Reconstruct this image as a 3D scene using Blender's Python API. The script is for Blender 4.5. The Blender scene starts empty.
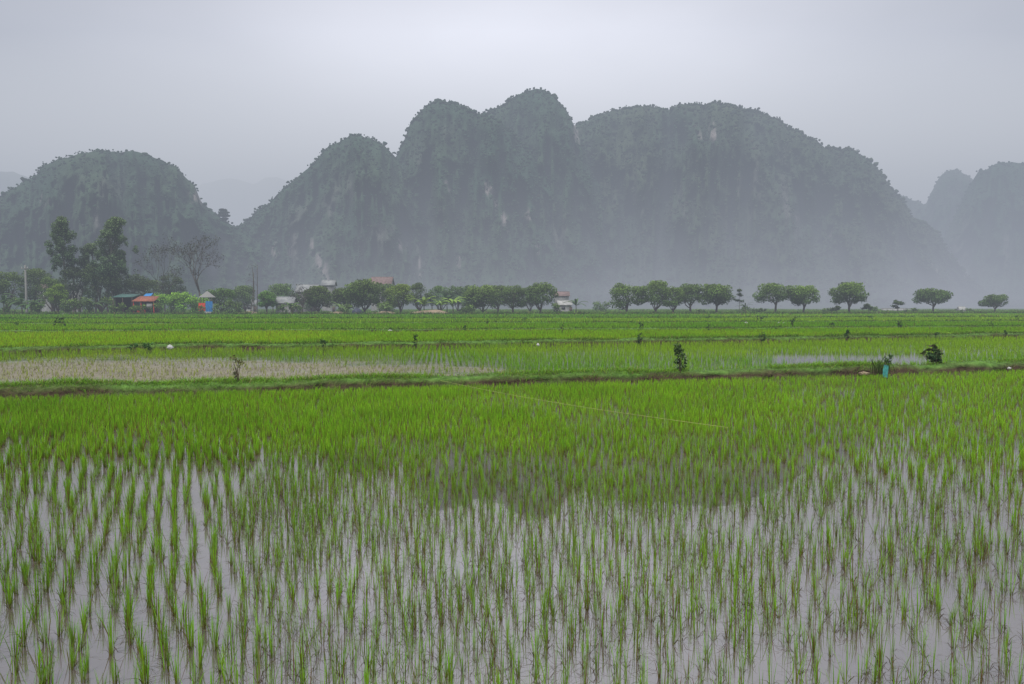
import bpy, math, random
import numpy as np
from mathutils import Vector

random.seed(11)
rng = np.random.default_rng(11)
sc = bpy.context.scene
COL = sc.collection

# ------------------------------------------------------------------ camera
W, H, F = 1024, 684, 683.0
CH = 2.0
TP = (342 - 306) / F
TH = math.atan(TP)
cd = bpy.data.cameras.new('camera')
cam = bpy.data.objects.new('camera', cd)
COL.objects.link(cam)
cd.sensor_width = 36
cd.lens = F / W * 36
cd.clip_start = 0.05
cd.clip_end = 9000
cam.location = (0, 0, CH)
cam.rotation_euler = (math.pi / 2 - TH, 0, 0)
sc.camera = cam
CT, ST = math.cos(TH), math.sin(TH)


def ray(x, y):
    u, v = (x - 512) / F, (342 - y) / F
    return u, CT + v * ST, -ST + v * CT


def ground(x, y, z=0.0):
    dx, dy, dz = ray(x, y)
    t = (z - CH) / dz
    return dx * t, dy * t


def at(x, y, Y):
    dx, dy, dz = ray(x, y)
    t = Y / dy
    return dx * t, Y, CH + dz * t


def proj(X, Y, Z):
    dz = Z - CH
    w = Y * CT - dz * ST
    v = Y * ST + dz * CT
    return 512 + F * X / w, 342 - F * v / w


# ------------------------------------------------------------------ noise
def vnoise(x, y, seed=0):
    xi = np.floor(x).astype(np.int64)
    yi = np.floor(y).astype(np.int64)
    fx, fy = x - xi, y - yi
    fx = fx * fx * (3 - 2 * fx)
    fy = fy * fy * (3 - 2 * fy)

    def h(a, b):
        n = (a * 374761393 + b * 668265263 + seed * 1442695041) & 0x7fffffff
        n = ((n ^ (n >> 13)) * 1274126177) & 0x7fffffff
        return ((n ^ (n >> 16)) & 0xffff) / 65535.0
    a, b, c, d = h(xi, yi), h(xi + 1, yi), h(xi, yi + 1), h(xi + 1, yi + 1)
    return (a * (1 - fx) + b * fx) * (1 - fy) + (c * (1 - fx) + d * fx) * fy


def fbm(x, y, seed=0, o=4):
    x = np.asarray(x, float)
    y = np.asarray(y, float) + x * 0
    s, a, t = 0, 0.5, 0
    for k in range(o):
        s = s + a * vnoise(x, y, seed + k * 17)
        t += a
        a *= .5
        x, y = x * 2.03 + 3.1, y * 2.03 + 7.7
    return s / t


# ------------------------------------------------------------------ materials
def newmat(name):
    m = bpy.data.materials.new(name)
    m.use_nodes = True
    nt = m.node_tree
    nt.nodes.clear()
    return m, nt, nt.nodes, nt.links


def mat_attr(name, rough=.7, spec=.25, transl=0.0, noise=0.0, scale=3.0, bump=0.0):
    """surface coloured by its own colour attribute, varied by procedural noise"""
    m, nt, N, L = newmat(name)
    out = N.new('ShaderNodeOutputMaterial')
    a = N.new('ShaderNodeAttribute')
    a.attribute_name = 'Col'
    col = a.outputs['Color']
    p = N.new('ShaderNodeBsdfPrincipled')
    p.inputs['Roughness'].default_value = rough
    p.inputs['Specular IOR Level'].default_value = spec
    if noise or bump:
        g = N.new('ShaderNodeNewGeometry')
        n = N.new('ShaderNodeTexNoise')
        n.inputs['Scale'].default_value = scale
        n.inputs['Detail'].default_value = 6
        L.new(g.outputs['Position'], n.inputs['Vector'])
        if noise:
            mr = N.new('ShaderNodeMapRange')
            mr.inputs['From Min'].default_value = .3
            mr.inputs['From Max'].default_value = .7
            mr.inputs['To Min'].default_value = 1 - noise
            mr.inputs['To Max'].default_value = 1 + noise
            L.new(n.outputs['Fac'], mr.inputs['Value'])
            mx = N.new('ShaderNodeVectorMath')
            mx.operation = 'SCALE'
            L.new(col, mx.inputs[0])
            L.new(mr.outputs['Result'], mx.inputs['Scale'])
            col = mx.outputs['Vector']
        if bump:
            b = N.new('ShaderNodeBump')
            b.inputs['Strength'].default_value = bump
            b.inputs['Distance'].default_value = 1.0 / scale
            L.new(n.outputs['Fac'], b.inputs['Height'])
            L.new(b.outputs['Normal'], p.inputs['Normal'])
    L.new(col, p.inputs['Base Color'])
    if transl:
        t = N.new('ShaderNodeBsdfTranslucent')
        L.new(col, t.inputs['Color'])
        x = N.new('ShaderNodeMixShader')
        x.inputs[0].default_value = transl
        L.new(p.outputs[0], x.inputs[1])
        L.new(t.outputs[0], x.inputs[2])
        L.new(x.outputs[0], out.inputs[0])
    else:
        L.new(p.outputs[0], out.inputs[0])
    return m


def mat_plain(name, c1, c2=None, scale=4.0, rough=.8, spec=.2, bump=.1):
    m, nt, N, L = newmat(name)
    out = N.new('ShaderNodeOutputMaterial')
    p = N.new('ShaderNodeBsdfPrincipled')
    p.inputs['Roughness'].default_value = rough
    p.inputs['Specular IOR Level'].default_value = spec
    c2 = c2 or tuple(v * .7 for v in c1)
    g = N.new('ShaderNodeNewGeometry')
    n = N.new('ShaderNodeTexNoise')
    n.inputs['Scale'].default_value = scale
    n.inputs['Detail'].default_value = 6
    L.new(g.outputs['Position'], n.inputs['Vector'])
    r = N.new('ShaderNodeMix')
    r.data_type = 'RGBA'
    r.inputs[6].default_value = (*c2, 1)
    r.inputs[7].default_value = (*c1, 1)
    mr = N.new('ShaderNodeMapRange')
    mr.inputs['From Min'].default_value = .35
    mr.inputs['From Max'].default_value = .65
    L.new(n.outputs['Fac'], mr.inputs['Value'])
    L.new(mr.outputs['Result'], r.inputs[0])
    L.new(r.outputs[2], p.inputs['Base Color'])
    if bump:
        b = N.new('ShaderNodeBump')
        b.inputs['Strength'].default_value = bump
        b.inputs['Distance'].default_value = .05
        L.new(n.outputs['Fac'], b.inputs['Height'])
        L.new(b.outputs['Normal'], p.inputs['Normal'])
    L.new(p.outputs[0], out.inputs[0])
    return m


def mat_water(name, ior, rough, attr=False, mud=(.088, .074, .066), ripple=.02):
    m, nt, N, L = newmat(name)
    out = N.new('ShaderNodeOutputMaterial')
    p = N.new('ShaderNodeBsdfPrincipled')
    p.inputs['IOR'].default_value = ior
    p.inputs['Roughness'].default_value = rough
    g = N.new('ShaderNodeNewGeometry')
    n = N.new('ShaderNodeTexNoise')
    n.inputs['Scale'].default_value = 1.1
    n.inputs['Detail'].default_value = 5
    L.new(g.outputs['Position'], n.inputs['Vector'])
    if attr:
        a = N.new('ShaderNodeAttribute')
        a.attribute_name = 'Col'
        n2 = N.new('ShaderNodeTexNoise')
        n2.inputs['Scale'].default_value = 6
        n2.inputs['Detail'].default_value = 6
        L.new(g.outputs['Position'], n2.inputs['Vector'])
        mr = N.new('ShaderNodeMapRange')
        mr.inputs['From Min'].default_value = .3
        mr.inputs['From Max'].default_value = .7
        mr.inputs['To Min'].default_value = .7
        mr.inputs['To Max'].default_value = 1.25
        L.new(n2.outputs['Fac'], mr.inputs['Value'])
        s = N.new('ShaderNodeVectorMath')
        s.operation = 'SCALE'
        L.new(a.outputs['Color'], s.inputs[0])
        L.new(mr.outputs['Result'], s.inputs['Scale'])
        L.new(s.outputs['Vector'], p.inputs['Base Color'])
        L.new(a.outputs['Alpha'], p.inputs['Roughness'])
        io = N.new('ShaderNodeMath')
        io.operation = 'MULTIPLY_ADD'
        io.inputs[1].default_value = -3.4
        io.inputs[2].default_value = ior
        L.new(a.outputs['Alpha'], io.inputs[0])
        mxi = N.new('ShaderNodeMath')
        mxi.operation = 'MAXIMUM'
        mxi.inputs[1].default_value = 1.25
        L.new(io.outputs[0], mxi.inputs[0])
        L.new(mxi.outputs[0], p.inputs['IOR'])
    else:
        r = N.new('ShaderNodeMix')
        r.data_type = 'RGBA'
        r.inputs[6].default_value = (mud[0] * .82, mud[1] * .8, mud[2] * .8, 1)
        r.inputs[7].default_value = (mud[0] * 1.1, mud[1] * 1.1, mud[2] * 1.12, 1)
        mr = N.new('ShaderNodeMapRange')
        mr.inputs['From Min'].default_value = .35
        mr.inputs['From Max'].default_value = .65
        L.new(n.outputs['Fac'], mr.inputs['Value'])
        L.new(mr.outputs['Result'], r.inputs[0])
        L.new(r.outputs[2], p.inputs['Base Color'])
    n3 = N.new('ShaderNodeTexNoise')
    n3.inputs['Scale'].default_value = 9
    n3.inputs['Detail'].default_value = 3
    L.new(g.outputs['Position'], n3.inputs['Vector'])
    b = N.new('ShaderNodeBump')
    b.inputs['Strength'].default_value = 1.0
    b.inputs['Distance'].default_value = ripple * .02
    L.new(n3.outputs['Fac'], b.inputs['Height'])
    L.new(b.outputs['Normal'], p.inputs['Normal'])
    L.new(p.outputs[0], out.inputs[0])
    return m


M_BLADE = mat_attr('rice_blade', .6, .06, .38)
M_GRASS = mat_attr('bank_grass', .6, .05, .3)
M_LEAF = mat_attr('tree_leaf', .65, .2, .2)
M_BARK = mat_attr('bark', .9, .1, 0, .35, 3.0, .4)
M_HILL = mat_attr('limestone_hill', .95, .05, 0, .18, .13, .35)
M_WOOD = mat_attr('hill_trees', .9, .05, 0, .15, .1)
M_SOIL = mat_attr('bank_soil', .9, .15, 0, .4, 5.0, .8)
M_FIELD = mat_attr('field_soil', .9, .0, 0, .3, .9)
M_WATER = mat_water('paddy_water', 4.2, .02, ripple=.008)
M_WATER2 = mat_water('shallow_paddy', 2.6, .05, attr=True, ripple=.01)


# ------------------------------------------------------------------ mesh helpers
def mesh_np(name, V, Q, C=None, mat=None, smooth=False):
    """V (n,3); Q (m,k) ints, or a list of such arrays; C (n,4)"""
    Qs = Q if isinstance(Q, list) else [Q]
    me = bpy.data.meshes.new(name)
    V = np.asarray(V, dtype=np.float32)
    me.vertices.add(len(V))
    me.vertices.foreach_set('co', V.ravel())
    loops = np.concatenate([np.asarray(q).ravel() for q in Qs]).astype(np.int32)
    tot = np.concatenate([np.full(len(q), np.asarray(q).shape[1]) for q in Qs]).astype(np.int32)
    st = np.concatenate([[0], np.cumsum(tot)[:-1]]).astype(np.int32)
    me.loops.add(len(loops))
    me.polygons.add(len(tot))
    me.loops.foreach_set('vertex_index', loops)
    me.polygons.foreach_set('loop_start', st)
    me.polygons.foreach_set('loop_total', tot)
    if smooth:
        me.polygons.foreach_set('use_smooth', np.ones(len(tot), bool))
    me.update(calc_edges=True)
    me.validate()
    if C is not None:
        C = np.asarray(C, dtype=np.float32)
        if C.shape[1] == 3:
            C = np.hstack([C, np.ones((len(C), 1), np.float32)])
        at_ = me.color_attributes.new('Col', 'FLOAT_COLOR', 'POINT')
        at_.data.foreach_set('color', C.ravel())
    if mat:
        me.materials.append(mat)
    return me


def link(name, me, parent=None, loc=None, rz=None):
    o = bpy.data.objects.new(name, me)
    COL.objects.link(o)
    if parent is not None:
        o.parent = parent
    if loc is not None:
        o.location = loc
    if rz is not None:
        o.rotation_euler = (0, 0, rz)
    return o


def tag(o, label=None, cat=None, group=None, kind=None):
    if label:
        o['label'] = label
    if cat:
        o['category'] = cat
    if group:
        o['group'] = group
    if kind:
        o['kind'] = kind
    return o


def thing(name, label, cat, loc=(0, 0, 0), rz=0, group=None):
    return tag(link(name, None, None, loc, rz), label, cat, group)


class MB:
    """collects coloured geometry for one mesh"""

    def __init__(s):
        s.V, s.Q4, s.Q3, s.C, s.n = [], [], [], [], 0

    def add(s, V, q4=None, q3=None, c=(.5, .5, .5)):
        V = np.asarray(V, float)
        s.V.append(V)
        if q4 is not None and len(q4):
            s.Q4.append(np.asarray(q4) + s.n)
        if q3 is not None and len(q3):
            s.Q3.append(np.asarray(q3) + s.n)
        c = np.asarray(c, float)
        if c.ndim == 1:
            c = np.tile(c, (len(V), 1))
        s.C.append(c)
        s.n += len(V)

    def box(s, x0, x1, y0, y1, z0, z1, c=(.5, .5, .5)):
        V = [(x, y, z) for z in (z0, z1) for y in (y0, y1) for x in (x0, x1)]
        s.add(V, [(0, 2, 3, 1), (4, 5, 7, 6), (0, 1, 5, 4), (2, 6, 7, 3), (0, 4, 6, 2), (1, 3, 7, 5)], c=c)

    def tube(s, P, R, c=(.5, .5, .5), k=7):
        P = np.asarray(P, float)
        n = len(P)
        R = np.asarray(R, float) * np.ones(n)
        T = np.gradient(P, axis=0)
        T /= np.linalg.norm(T, axis=1)[:, None] + 1e-9
        ref = np.array([0.0, 0, 1]) if abs(T[0][2]) < .8 else np.array([1.0, 0, 0])
        V = []
        for i in range(n):
            a = np.cross(T[i], ref)
            a /= np.linalg.norm(a) + 1e-9
            b = np.cross(T[i], a)
            for j in range(k):
                an = 2 * math.pi * j / k
                V.append(P[i] + R[i] * (math.cos(an) * a + math.sin(an) * b))
        V.append(P[-1] + T[-1] * R[-1] * .5)
        Q = [(i * k + j, i * k + (j + 1) % k, (i + 1) * k + (j + 1) % k, (i + 1) * k + j) for i in range(n - 1) for j in range(k)]
        T3 = [((n - 1) * k + j, (n - 1) * k + (j + 1) % k, n * k) for j in range(k)]
        s.add(V, Q, T3, c)

    def mesh(s, name, mat, smooth=False):
        qs = []
        if s.Q4:
            qs.append(np.concatenate(s.Q4))
        if s.Q3:
            qs.append(np.concatenate(s.Q3))
        return mesh_np(name, np.concatenate(s.V), qs, np.concatenate(s.C), mat, smooth)

    def build(s, name, mat, parent=None, smooth=False, loc=None):
        return link(name, s.mesh(name, mat, smooth), parent, loc)


def blades(B, Hh, az, lean, wd, cb, ct, droop=0.0, faz=None):
    """curved tapering blades. B (M,3) bases; returns V,Q,C"""
    M = len(B)
    t = np.array([0, .35, .7, 1.0])
    wp = np.array([.7, 1.0, .75, .06])
    Hh = np.broadcast_to(Hh, M)
    lean = np.broadcast_to(lean, M)
    wd = np.broadcast_to(wd, M)
    droop = np.broadcast_to(droop, M)
    if faz is None:
        faz = rng.uniform(0, math.pi, M)
    hx = lean[:, None] * Hh[:, None] * (t ** 1.7)[None]
    z = Hh[:, None] * (t[None] - droop[:, None] * (t ** 2)[None])
    px = B[:, 0:1] + np.cos(az)[:, None] * hx
    py = B[:, 1:2] + np.sin(az)[:, None] * hx
    pz = B[:, 2:3] + z
    ox = (np.cos(faz) * wd / 2)[:, None] * wp[None]
    oy = (np.sin(faz) * wd / 2)[:, None] * wp[None]
    V = np.empty((M, 4, 2, 3))
    V[:, :, 0, 0] = px - ox
    V[:, :, 1, 0] = px + ox
    V[:, :, 0, 1] = py - oy
    V[:, :, 1, 1] = py + oy
    V[:, :, :, 2] = pz[:, :, None]
    base = (np.arange(M) * 8)[:, None, None]
    q = np.array([[0, 1, 3, 2], [2, 3, 5, 4], [4, 5, 7, 6]])[None]
    Q = (base + q).reshape(-1, 4)
    cb = np.broadcast_to(cb, (M, 3))
    ct = np.broadcast_to(ct, (M, 3))
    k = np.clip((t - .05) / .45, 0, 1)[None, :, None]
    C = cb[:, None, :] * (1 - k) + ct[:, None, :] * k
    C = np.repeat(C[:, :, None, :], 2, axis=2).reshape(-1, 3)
    return V.reshape(-1, 3), Q, C


class Stack:
    def __init__(s):
        s.V, s.Q, s.C, s.n = [], [], [], 0

    def add(s, VQC):
        V, Q, C = VQC
        s.V.append(V)
        s.Q.append(Q + s.n)
        s.C.append(C)
        s.n += len(V)

    def mesh(s, name, mat):
        return mesh_np(name, np.concatenate(s.V), np.concatenate(s.Q), np.concatenate(s.C), mat)


def leaf_cards(P, size, col, flat=.0):
    """small pointed leaf-like quads at P with random orientation"""
    M = len(P)
    a = rng.normal(size=(M, 3))
    a /= np.linalg.norm(a, axis=1)[:, None]
    b = rng.normal(size=(M, 3))
    b[:, 2] *= (1 - flat)
    a[:, 2] *= (1 - flat)
    b -= a * np.sum(a * b, axis=1)[:, None]
    b /= np.linalg.norm(b, axis=1)[:, None] + 1e-9
    s = (np.broadcast_to(size, M) * rng.uniform(.6, 1.3, M))[:, None]
    V = np.stack([P - a * s * .6, P + b * s * .28, P + a * s * .6, P - b * s * .28], axis=1).reshape(-1, 3)
    Q = (np.arange(M) * 4)[:, None] + np.arange(4)[None]
    C = np.repeat(np.broadcast_to(col, (M, 3)), 4, axis=0)
    return V, Q, C


# ------------------------------------------------------------------ dike lines (world polylines over X)
DIKES_PX = [
    [(-80, 402), (0, 398), (130, 395), (250, 391), (512, 384), (640, 381), (760, 377.5), (870, 374), (1024, 370), (1120, 368)],
    [(-60, 355), (0, 354), (130, 350), (300, 349), (512, 345), (600, 344), (700, 343), (760, 342), (900, 339), (1024, 337), (1100, 336)],
    [(-60, 333.2), (0, 333), (180, 332), (420, 331.5), (560, 330.5), (750, 330), (900, 328.5), (1100, 327.5)],
    [(-60, 325), (120, 325.5), (300, 324.5), (500, 324), (700, 323.4), (1100, 322)],
    [(-60, 320), (300, 319.5), (512, 319.3), (700, 319), (1100, 317.6)],
    [(-60, 315.5), (300, 315.5), (512, 315.3), (800, 315), (1100, 314)],
]
DK = []
for d in DIKES_PX:
    p = np.array([ground(x, y) for x, y in d])
    p = p[np.argsort(p[:, 0])]
    DK.append(p)


def dikeY(i, X):
    p = DK[i]
    X = np.asarray(X, float)
    s0 = (p[1, 1] - p[0, 1]) / (p[1, 0] - p[0, 0])
    s1 = (p[-1, 1] - p[-2, 1]) / (p[-1, 0] - p[-2, 0])
    Y = np.interp(X, p[:, 0], p[:, 1])
    Y = np.where(X < p[0, 0], p[0, 1] + (X - p[0, 0]) * s0 * .3, Y)
    Y = np.where(X > p[-1, 0], p[-1, 1] + (X - p[-1, 0]) * s1 * .3, Y)
    sc_ = [1, 2, 4, 6, 8, 12][i]
    return Y + (fbm(X / (2.5 * sc_) + 50, X * 0 + i * 9.3, 5 + i, 3) - .5) * .35 * sc_ * (1 if i else .8)


# ------------------------------------------------------------------ sky, sun
SUN_EL, SUN_AZ = math.radians(58), math.radians(200)
w = bpy.data.worlds.new('World')
sc.world = w
w.use_nodes = True
nt = w.node_tree
N, L = nt.nodes, nt.links
N.clear()
out = N.new('ShaderNodeOutputWorld')
sky = N.new('ShaderNodeTexSky')
sky.sky_type = 'NISHITA'
sky.sun_disc = False
sky.sun_elevation = SUN_EL
sky.sun_rotation = SUN_AZ
b1 = N.new('ShaderNodeBackground')
b1.inputs['Strength'].default_value = .03
L.new(sky.outputs[0], b1.inputs['Color'])
tc = N.new('ShaderNodeTexCoord')
nrm = N.new('ShaderNodeVectorMath')
nrm.operation = 'NORMALIZE'
L.new(tc.outputs['Generated'], nrm.inputs[0])
sep = N.new('ShaderNodeSeparateXYZ')
L.new(nrm.outputs[0], sep.inputs[0])
cr = N.new('ShaderNodeValToRGB')
cr.color_ramp.interpolation = 'B_SPLINE'
els = [(0.0, (.34, .342, .372)), (.12, (.34, .342, .370)), (.24, (.34, .339, .366)), (.38, (.30, .297, .318)), (.50, (.21, .206, .220)), (.62, (.50, .49, .50)), (.80, (1.2, 1.2, 1.2)), (1.0, (1.6, 1.6, 1.6))]
e = cr.color_ramp.elements
e[0].position, e[0].color = els[0][0], (*els[0][1], 1)
e[1].position, e[1].color = els[-1][0], (*els[-1][1], 1)
for p_, c_ in els[1:-1]:
    q = e.new(p_)
    q.color = (*c_, 1)
L.new(sep.outputs['Z'], cr.inputs['Fac'])
# bright patch of thinner cloud above the middle of the ridge
dot = N.new('ShaderNodeVectorMath')
dot.operation = 'DOT_PRODUCT'
dv = Vector((.05, .95, .24)).normalized()
dot.inputs[1].default_value = dv
L.new(nrm.outputs[0], dot.inputs[0])
pw = N.new('ShaderNodeMath')
pw.operation = 'POWER'
cl = N.new('ShaderNodeMath')
cl.operation = 'MAXIMUM'
cl.inputs[1].default_value = 0
L.new(dot.outputs['Value'], cl.inputs[0])
L.new(cl.outputs[0], pw.inputs[0])
pw.inputs[1].default_value = 9
ns = N.new('ShaderNodeTexNoise')
ns.inputs['Scale'].default_value = 1.6
ns.inputs['Detail'].default_value = 5
ns.inputs['Roughness'].default_value = .45
mp = N.new('ShaderNodeMapping')
mp.inputs['Scale'].default_value = (1, 1, 2.6)
mp.inputs['Location'].default_value = (3.7, .4, 1.2)
L.new(nrm.outputs[0], mp.inputs[0])
L.new(mp.outputs[0], ns.inputs['Vector'])
ma = N.new('ShaderNodeMath')
ma.operation = 'MULTIPLY_ADD'
ma.inputs[1].default_value = .66
ma.inputs[2].default_value = .40
L.new(pw.outputs[0], ma.inputs[0])
nm = N.new('ShaderNodeMapRange')
nm.inputs['From Min'].default_value = .3
nm.inputs['From Max'].default_value = .7
nm.inputs['To Min'].default_value = .86
nm.inputs['To Max'].default_value = 1.12
L.new(ns.outputs['Fac'], nm.inputs['Value'])
mm = N.new('ShaderNodeMath')
mm.operation = 'MULTIPLY'
L.new(ma.outputs[0], mm.inputs[0])
L.new(nm.outputs['Result'], mm.inputs[1])
b2 = N.new('ShaderNodeBackground')
L.new(cr.outputs['Color'], b2.inputs['Color'])
st = N.new('ShaderNodeMath')
st.operation = 'MULTIPLY'
st.inputs[1].default_value = 4.1
L.new(mm.outputs[0], st.inputs[0])
L.new(st.outputs[0], b2.inputs['Strength'])
ad = N.new('ShaderNodeAddShader')
L.new(b1.outputs[0], ad.inputs[0])
L.new(b2.outputs[0], ad.inputs[1])
L.new(ad.outputs[0], out.inputs['Surface'])

sl = bpy.data.lights.new('sun', 'SUN')
sl.energy = 3.4
sl.angle = math.radians(25)
sl.color = (1, .96, .9)
so = link('sun', sl)
so.rotation_euler = (math.pi / 2 - SUN_EL, 0, math.pi - SUN_AZ)
sd = Vector((math.sin(SUN_AZ) * math.cos(SUN_EL), math.cos(SUN_AZ) * math.cos(SUN_EL), math.sin(SUN_EL)))
so.rotation_euler = sd.to_track_quat('Z', 'Y').to_euler()

# ------------------------------------------------------------------ haze (volumes around the valley, their emission standing in for scattered light)
HAZE = (.315, .355, .425)


def haze_layer(poly, z0, z1, dens, label, colr=HAZE):
    m, nt, N, L = newmat('haze')
    out = N.new('ShaderNodeOutputMaterial')
    ab = N.new('ShaderNodeVolumeAbsorption')
    ab.inputs['Color'].default_value = (0, 0, 0, 1)
    ab.inputs['Density'].default_value = dens
    em = N.new('ShaderNodeEmission')
    em.inputs['Color'].default_value = (*colr, 1)
    em.inputs['Strength'].default_value = dens
    a = N.new('ShaderNodeAddShader')
    L.new(ab.outputs[0], a.inputs[0])
    L.new(em.outputs[0], a.inputs[1])
    L.new(a.outputs[0], out.inputs['Volume'])
    try:
        m.cycles.homogeneous_volume = True
    except Exception:
        pass
    n = len(poly)
    V = [(x, y, z0) for x, y in poly] + [(x, y, z1) for x, y in poly]
    me = bpy.data.meshes.new('haze')
    me.from_pydata(V, [], [tuple(range(n))[::-1], tuple(range(n, 2 * n))] + [(i, (i + 1) % n, n + (i + 1) % n, n + i) for i in range(n)])
    me.materials.append(m)
    return tag(link('haze', me), label, 'haze', 'haze hanging in the valley', 'stuff')


haze_layer([(-2600, -60), (2600, -60), (2600, 3600), (-2600, 3600)], -6, 290, .00088, 'thin grey haze filling the whole valley in front of the limestone ridges')
haze_layer([(-30, -40), (200, -40), (1500, 200), (1500, 1150), (-330, 1150)], -5.3, 14, .00025, 'pale ground mist just above the far fields', (.40, .415, .47))
for k, (z1, d) in enumerate([(20, .0004), (38, .0004), (62, .00035), (95, .00025)]):
    haze_layer([(-560 + 20 * k, 1150 + 7 * k), (-270, 560 + k * 8), (-60, 310 + k * 6), (330 + 8 * k, 240 + k * 6), (600 + 15 * k, 1150 + k * 7)], -5.1 + .2 * k, z1, d,
               ['pale mist behind the orchard trees', 'pale mist lying against the foot of the ridge', 'mist drifting over the lower ridge slopes', 'thin upper mist on the ridge slopes'][k], (.43, .45, .515))
haze_layer([(-3400, 1420), (3400, 1420), (3400, 3650), (-3400, 3650)], -4, 560, .0017, 'added glowing haze far behind the main ridge', (1.0, 1.01, 1.06))  # glowing volume added to pale the far hills and brighten the low sky

# ------------------------------------------------------------------ ground sheets


def sheet(name, lo, hi, z, colf, mat, label, nx=160, ny=30, kind='structure'):
    """a sheet between two boundary functions lo(X), hi(X); colf(X,Y)->(n,4)"""
    X0, X1 = lo[0], lo[1]
    xs = np.linspace(X0, X1, nx)
    ya, yb = lo[2](xs), hi(xs)
    t = np.linspace(0, 1, ny)
    X = np.repeat(xs[None], ny, 0)
    Y = ya[None] * (1 - t[:, None]) + yb[None] * t[:, None]
    V = np.stack([X, Y, np.full_like(X, z)], -1).reshape(-1, 3)
    i = np.arange(ny - 1)[:, None] * nx + np.arange(nx - 1)[None]
    Q = np.stack([i, i + 1, i + nx + 1, i + nx], -1).reshape(-1, 4)
    C = colf(V[:, 0], V[:, 1])
    me = mesh_np(name, V, Q, C, mat)
    return tag(link(name, me), label, None, None, kind)


m = mat_plain('base_ground', (.06, .08, .035), (.045, .055, .03), .05, .95)
me = bpy.data.meshes.new('ground')
me.from_pydata([(-5000, -300, -.15), (5000, -300, -.15), (5000, 6000, -.15), (-5000, 6000, -.15)], [], [(0, 1, 2, 3)])
me.materials.append(m)
tag(link('ground', me), 'flat valley floor reaching to the foot of the hills', kind='structure')

sheet('water', (-40, 45, lambda x: x * 0 - 12), lambda x: dikeY(0, x), 0.0, lambda X, Y: np.tile([.2, .17, .18, 1], (len(X), 1)), M_WATER,
      'still muddy water flooding the nearest rice paddy')


def smooth(a, b, x):
    t = np.clip((x - a) / (b - a), 0, 1)
    return t * t * (3 - 2 * t)


def f2zones(X, Y):
    """zones of the second paddy: tan dry stubble on the left, open water on the right"""
    px, py = proj(X, Y, X * 0)
    n = (fbm(px / 60, py / 5, 3) - .5) * 2
    tan = smooth(540, 330, px + n * 200 - (py - 366) * 4.5) * smooth(354, 366, py + n * 9 - smooth(250, 420, px) * 1.5)
    open_ = smooth(735, 800, px + n * 25) * smooth(960, 905, px + n * 25) * smooth(354.5, 357, py + n * 1.0) * smooth(366.5, 364, py + n)
    return tan, open_, n


def px_(X, Y):
    return proj(X, Y, X * 0)


def f2col(X, Y):
    tan, op, n = f2zones(X, Y)
    c = np.zeros((len(X), 4))
    g = np.array([.085, .10, .045])
    tn = np.array([.15, .135, .095]) * (.8 + .5 * fbm(px_(X, Y)[0] / 14, px_(X, Y)[1] / 1.6, 9))[:, None]
    wa = np.array([.16, .14, .16])
    t = tan[:, None]
    o = op[:, None]
    c[:, :3] = (g * (1 - t) + tn * t) * (1 - o) + wa * o
    c[:, 3] = .06 + .5 * tan * (1 - .4 * (n > .1))
    c[:, 3] = np.clip(c[:, 3], .05, .7)
    return c


sheet('water', (-60, 80, lambda x: dikeY(0, x)), lambda x: dikeY(1, x), 0.0, f2col, M_WATER2,
      'shallow second paddy, tan stubble on one side and open water on the other', 300, 60)


def fieldcol(base, var, seed, sx=.05, wet=None):
    base = np.array(base)

    def f(X, Y):
        n = fbm(X * sx * .5, Y * sx, seed, 4)[:, None]
        c = base * (1 + (n - .5) * 2 * var)
        return np.hstack([c, np.ones((len(X), 1))])
    return f


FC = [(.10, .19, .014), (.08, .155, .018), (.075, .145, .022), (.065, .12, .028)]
names = ['bright yellow-green third rice field', 'deep green fourth rice field', 'green fifth rice field with low banks', 'hazy sixth field below the orchard trees']
for k in range(1, 5):
    r_ = [0, 110, 190, 330, 520, 620][k + 0]
    sheet('field', (-r_, r_ * 1.1, lambda x, k=k: dikeY(k, x)), lambda x, k=k: dikeY(k + 1, x), 0.0 - .004 * k, fieldcol(FC[k - 1], .22, 20 + k, [0, .12, .07, .04, .03][k]), M_FIELD, names[k - 1], 200, 30)
sheet('meadow', (-900, 1100, lambda x: dikeY(5, x)), lambda x: x * 0 + 1300, -.03, fieldcol((.055, .085, .035), .3, 40, .02), M_FIELD,
      'rough green meadow under the orchard reaching the ridge', 200, 60)

# ------------------------------------------------------------------ dikes
dlabels = ['nearest earth bank with brown undercut side and grassy top', 'second low grassy bank across the paddies', 'third narrow dark grassy bank', 'fourth thin bank between far fields',
           'fifth thin bank in the hazy fields', 'last weedy bank before the orchard']


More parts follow.
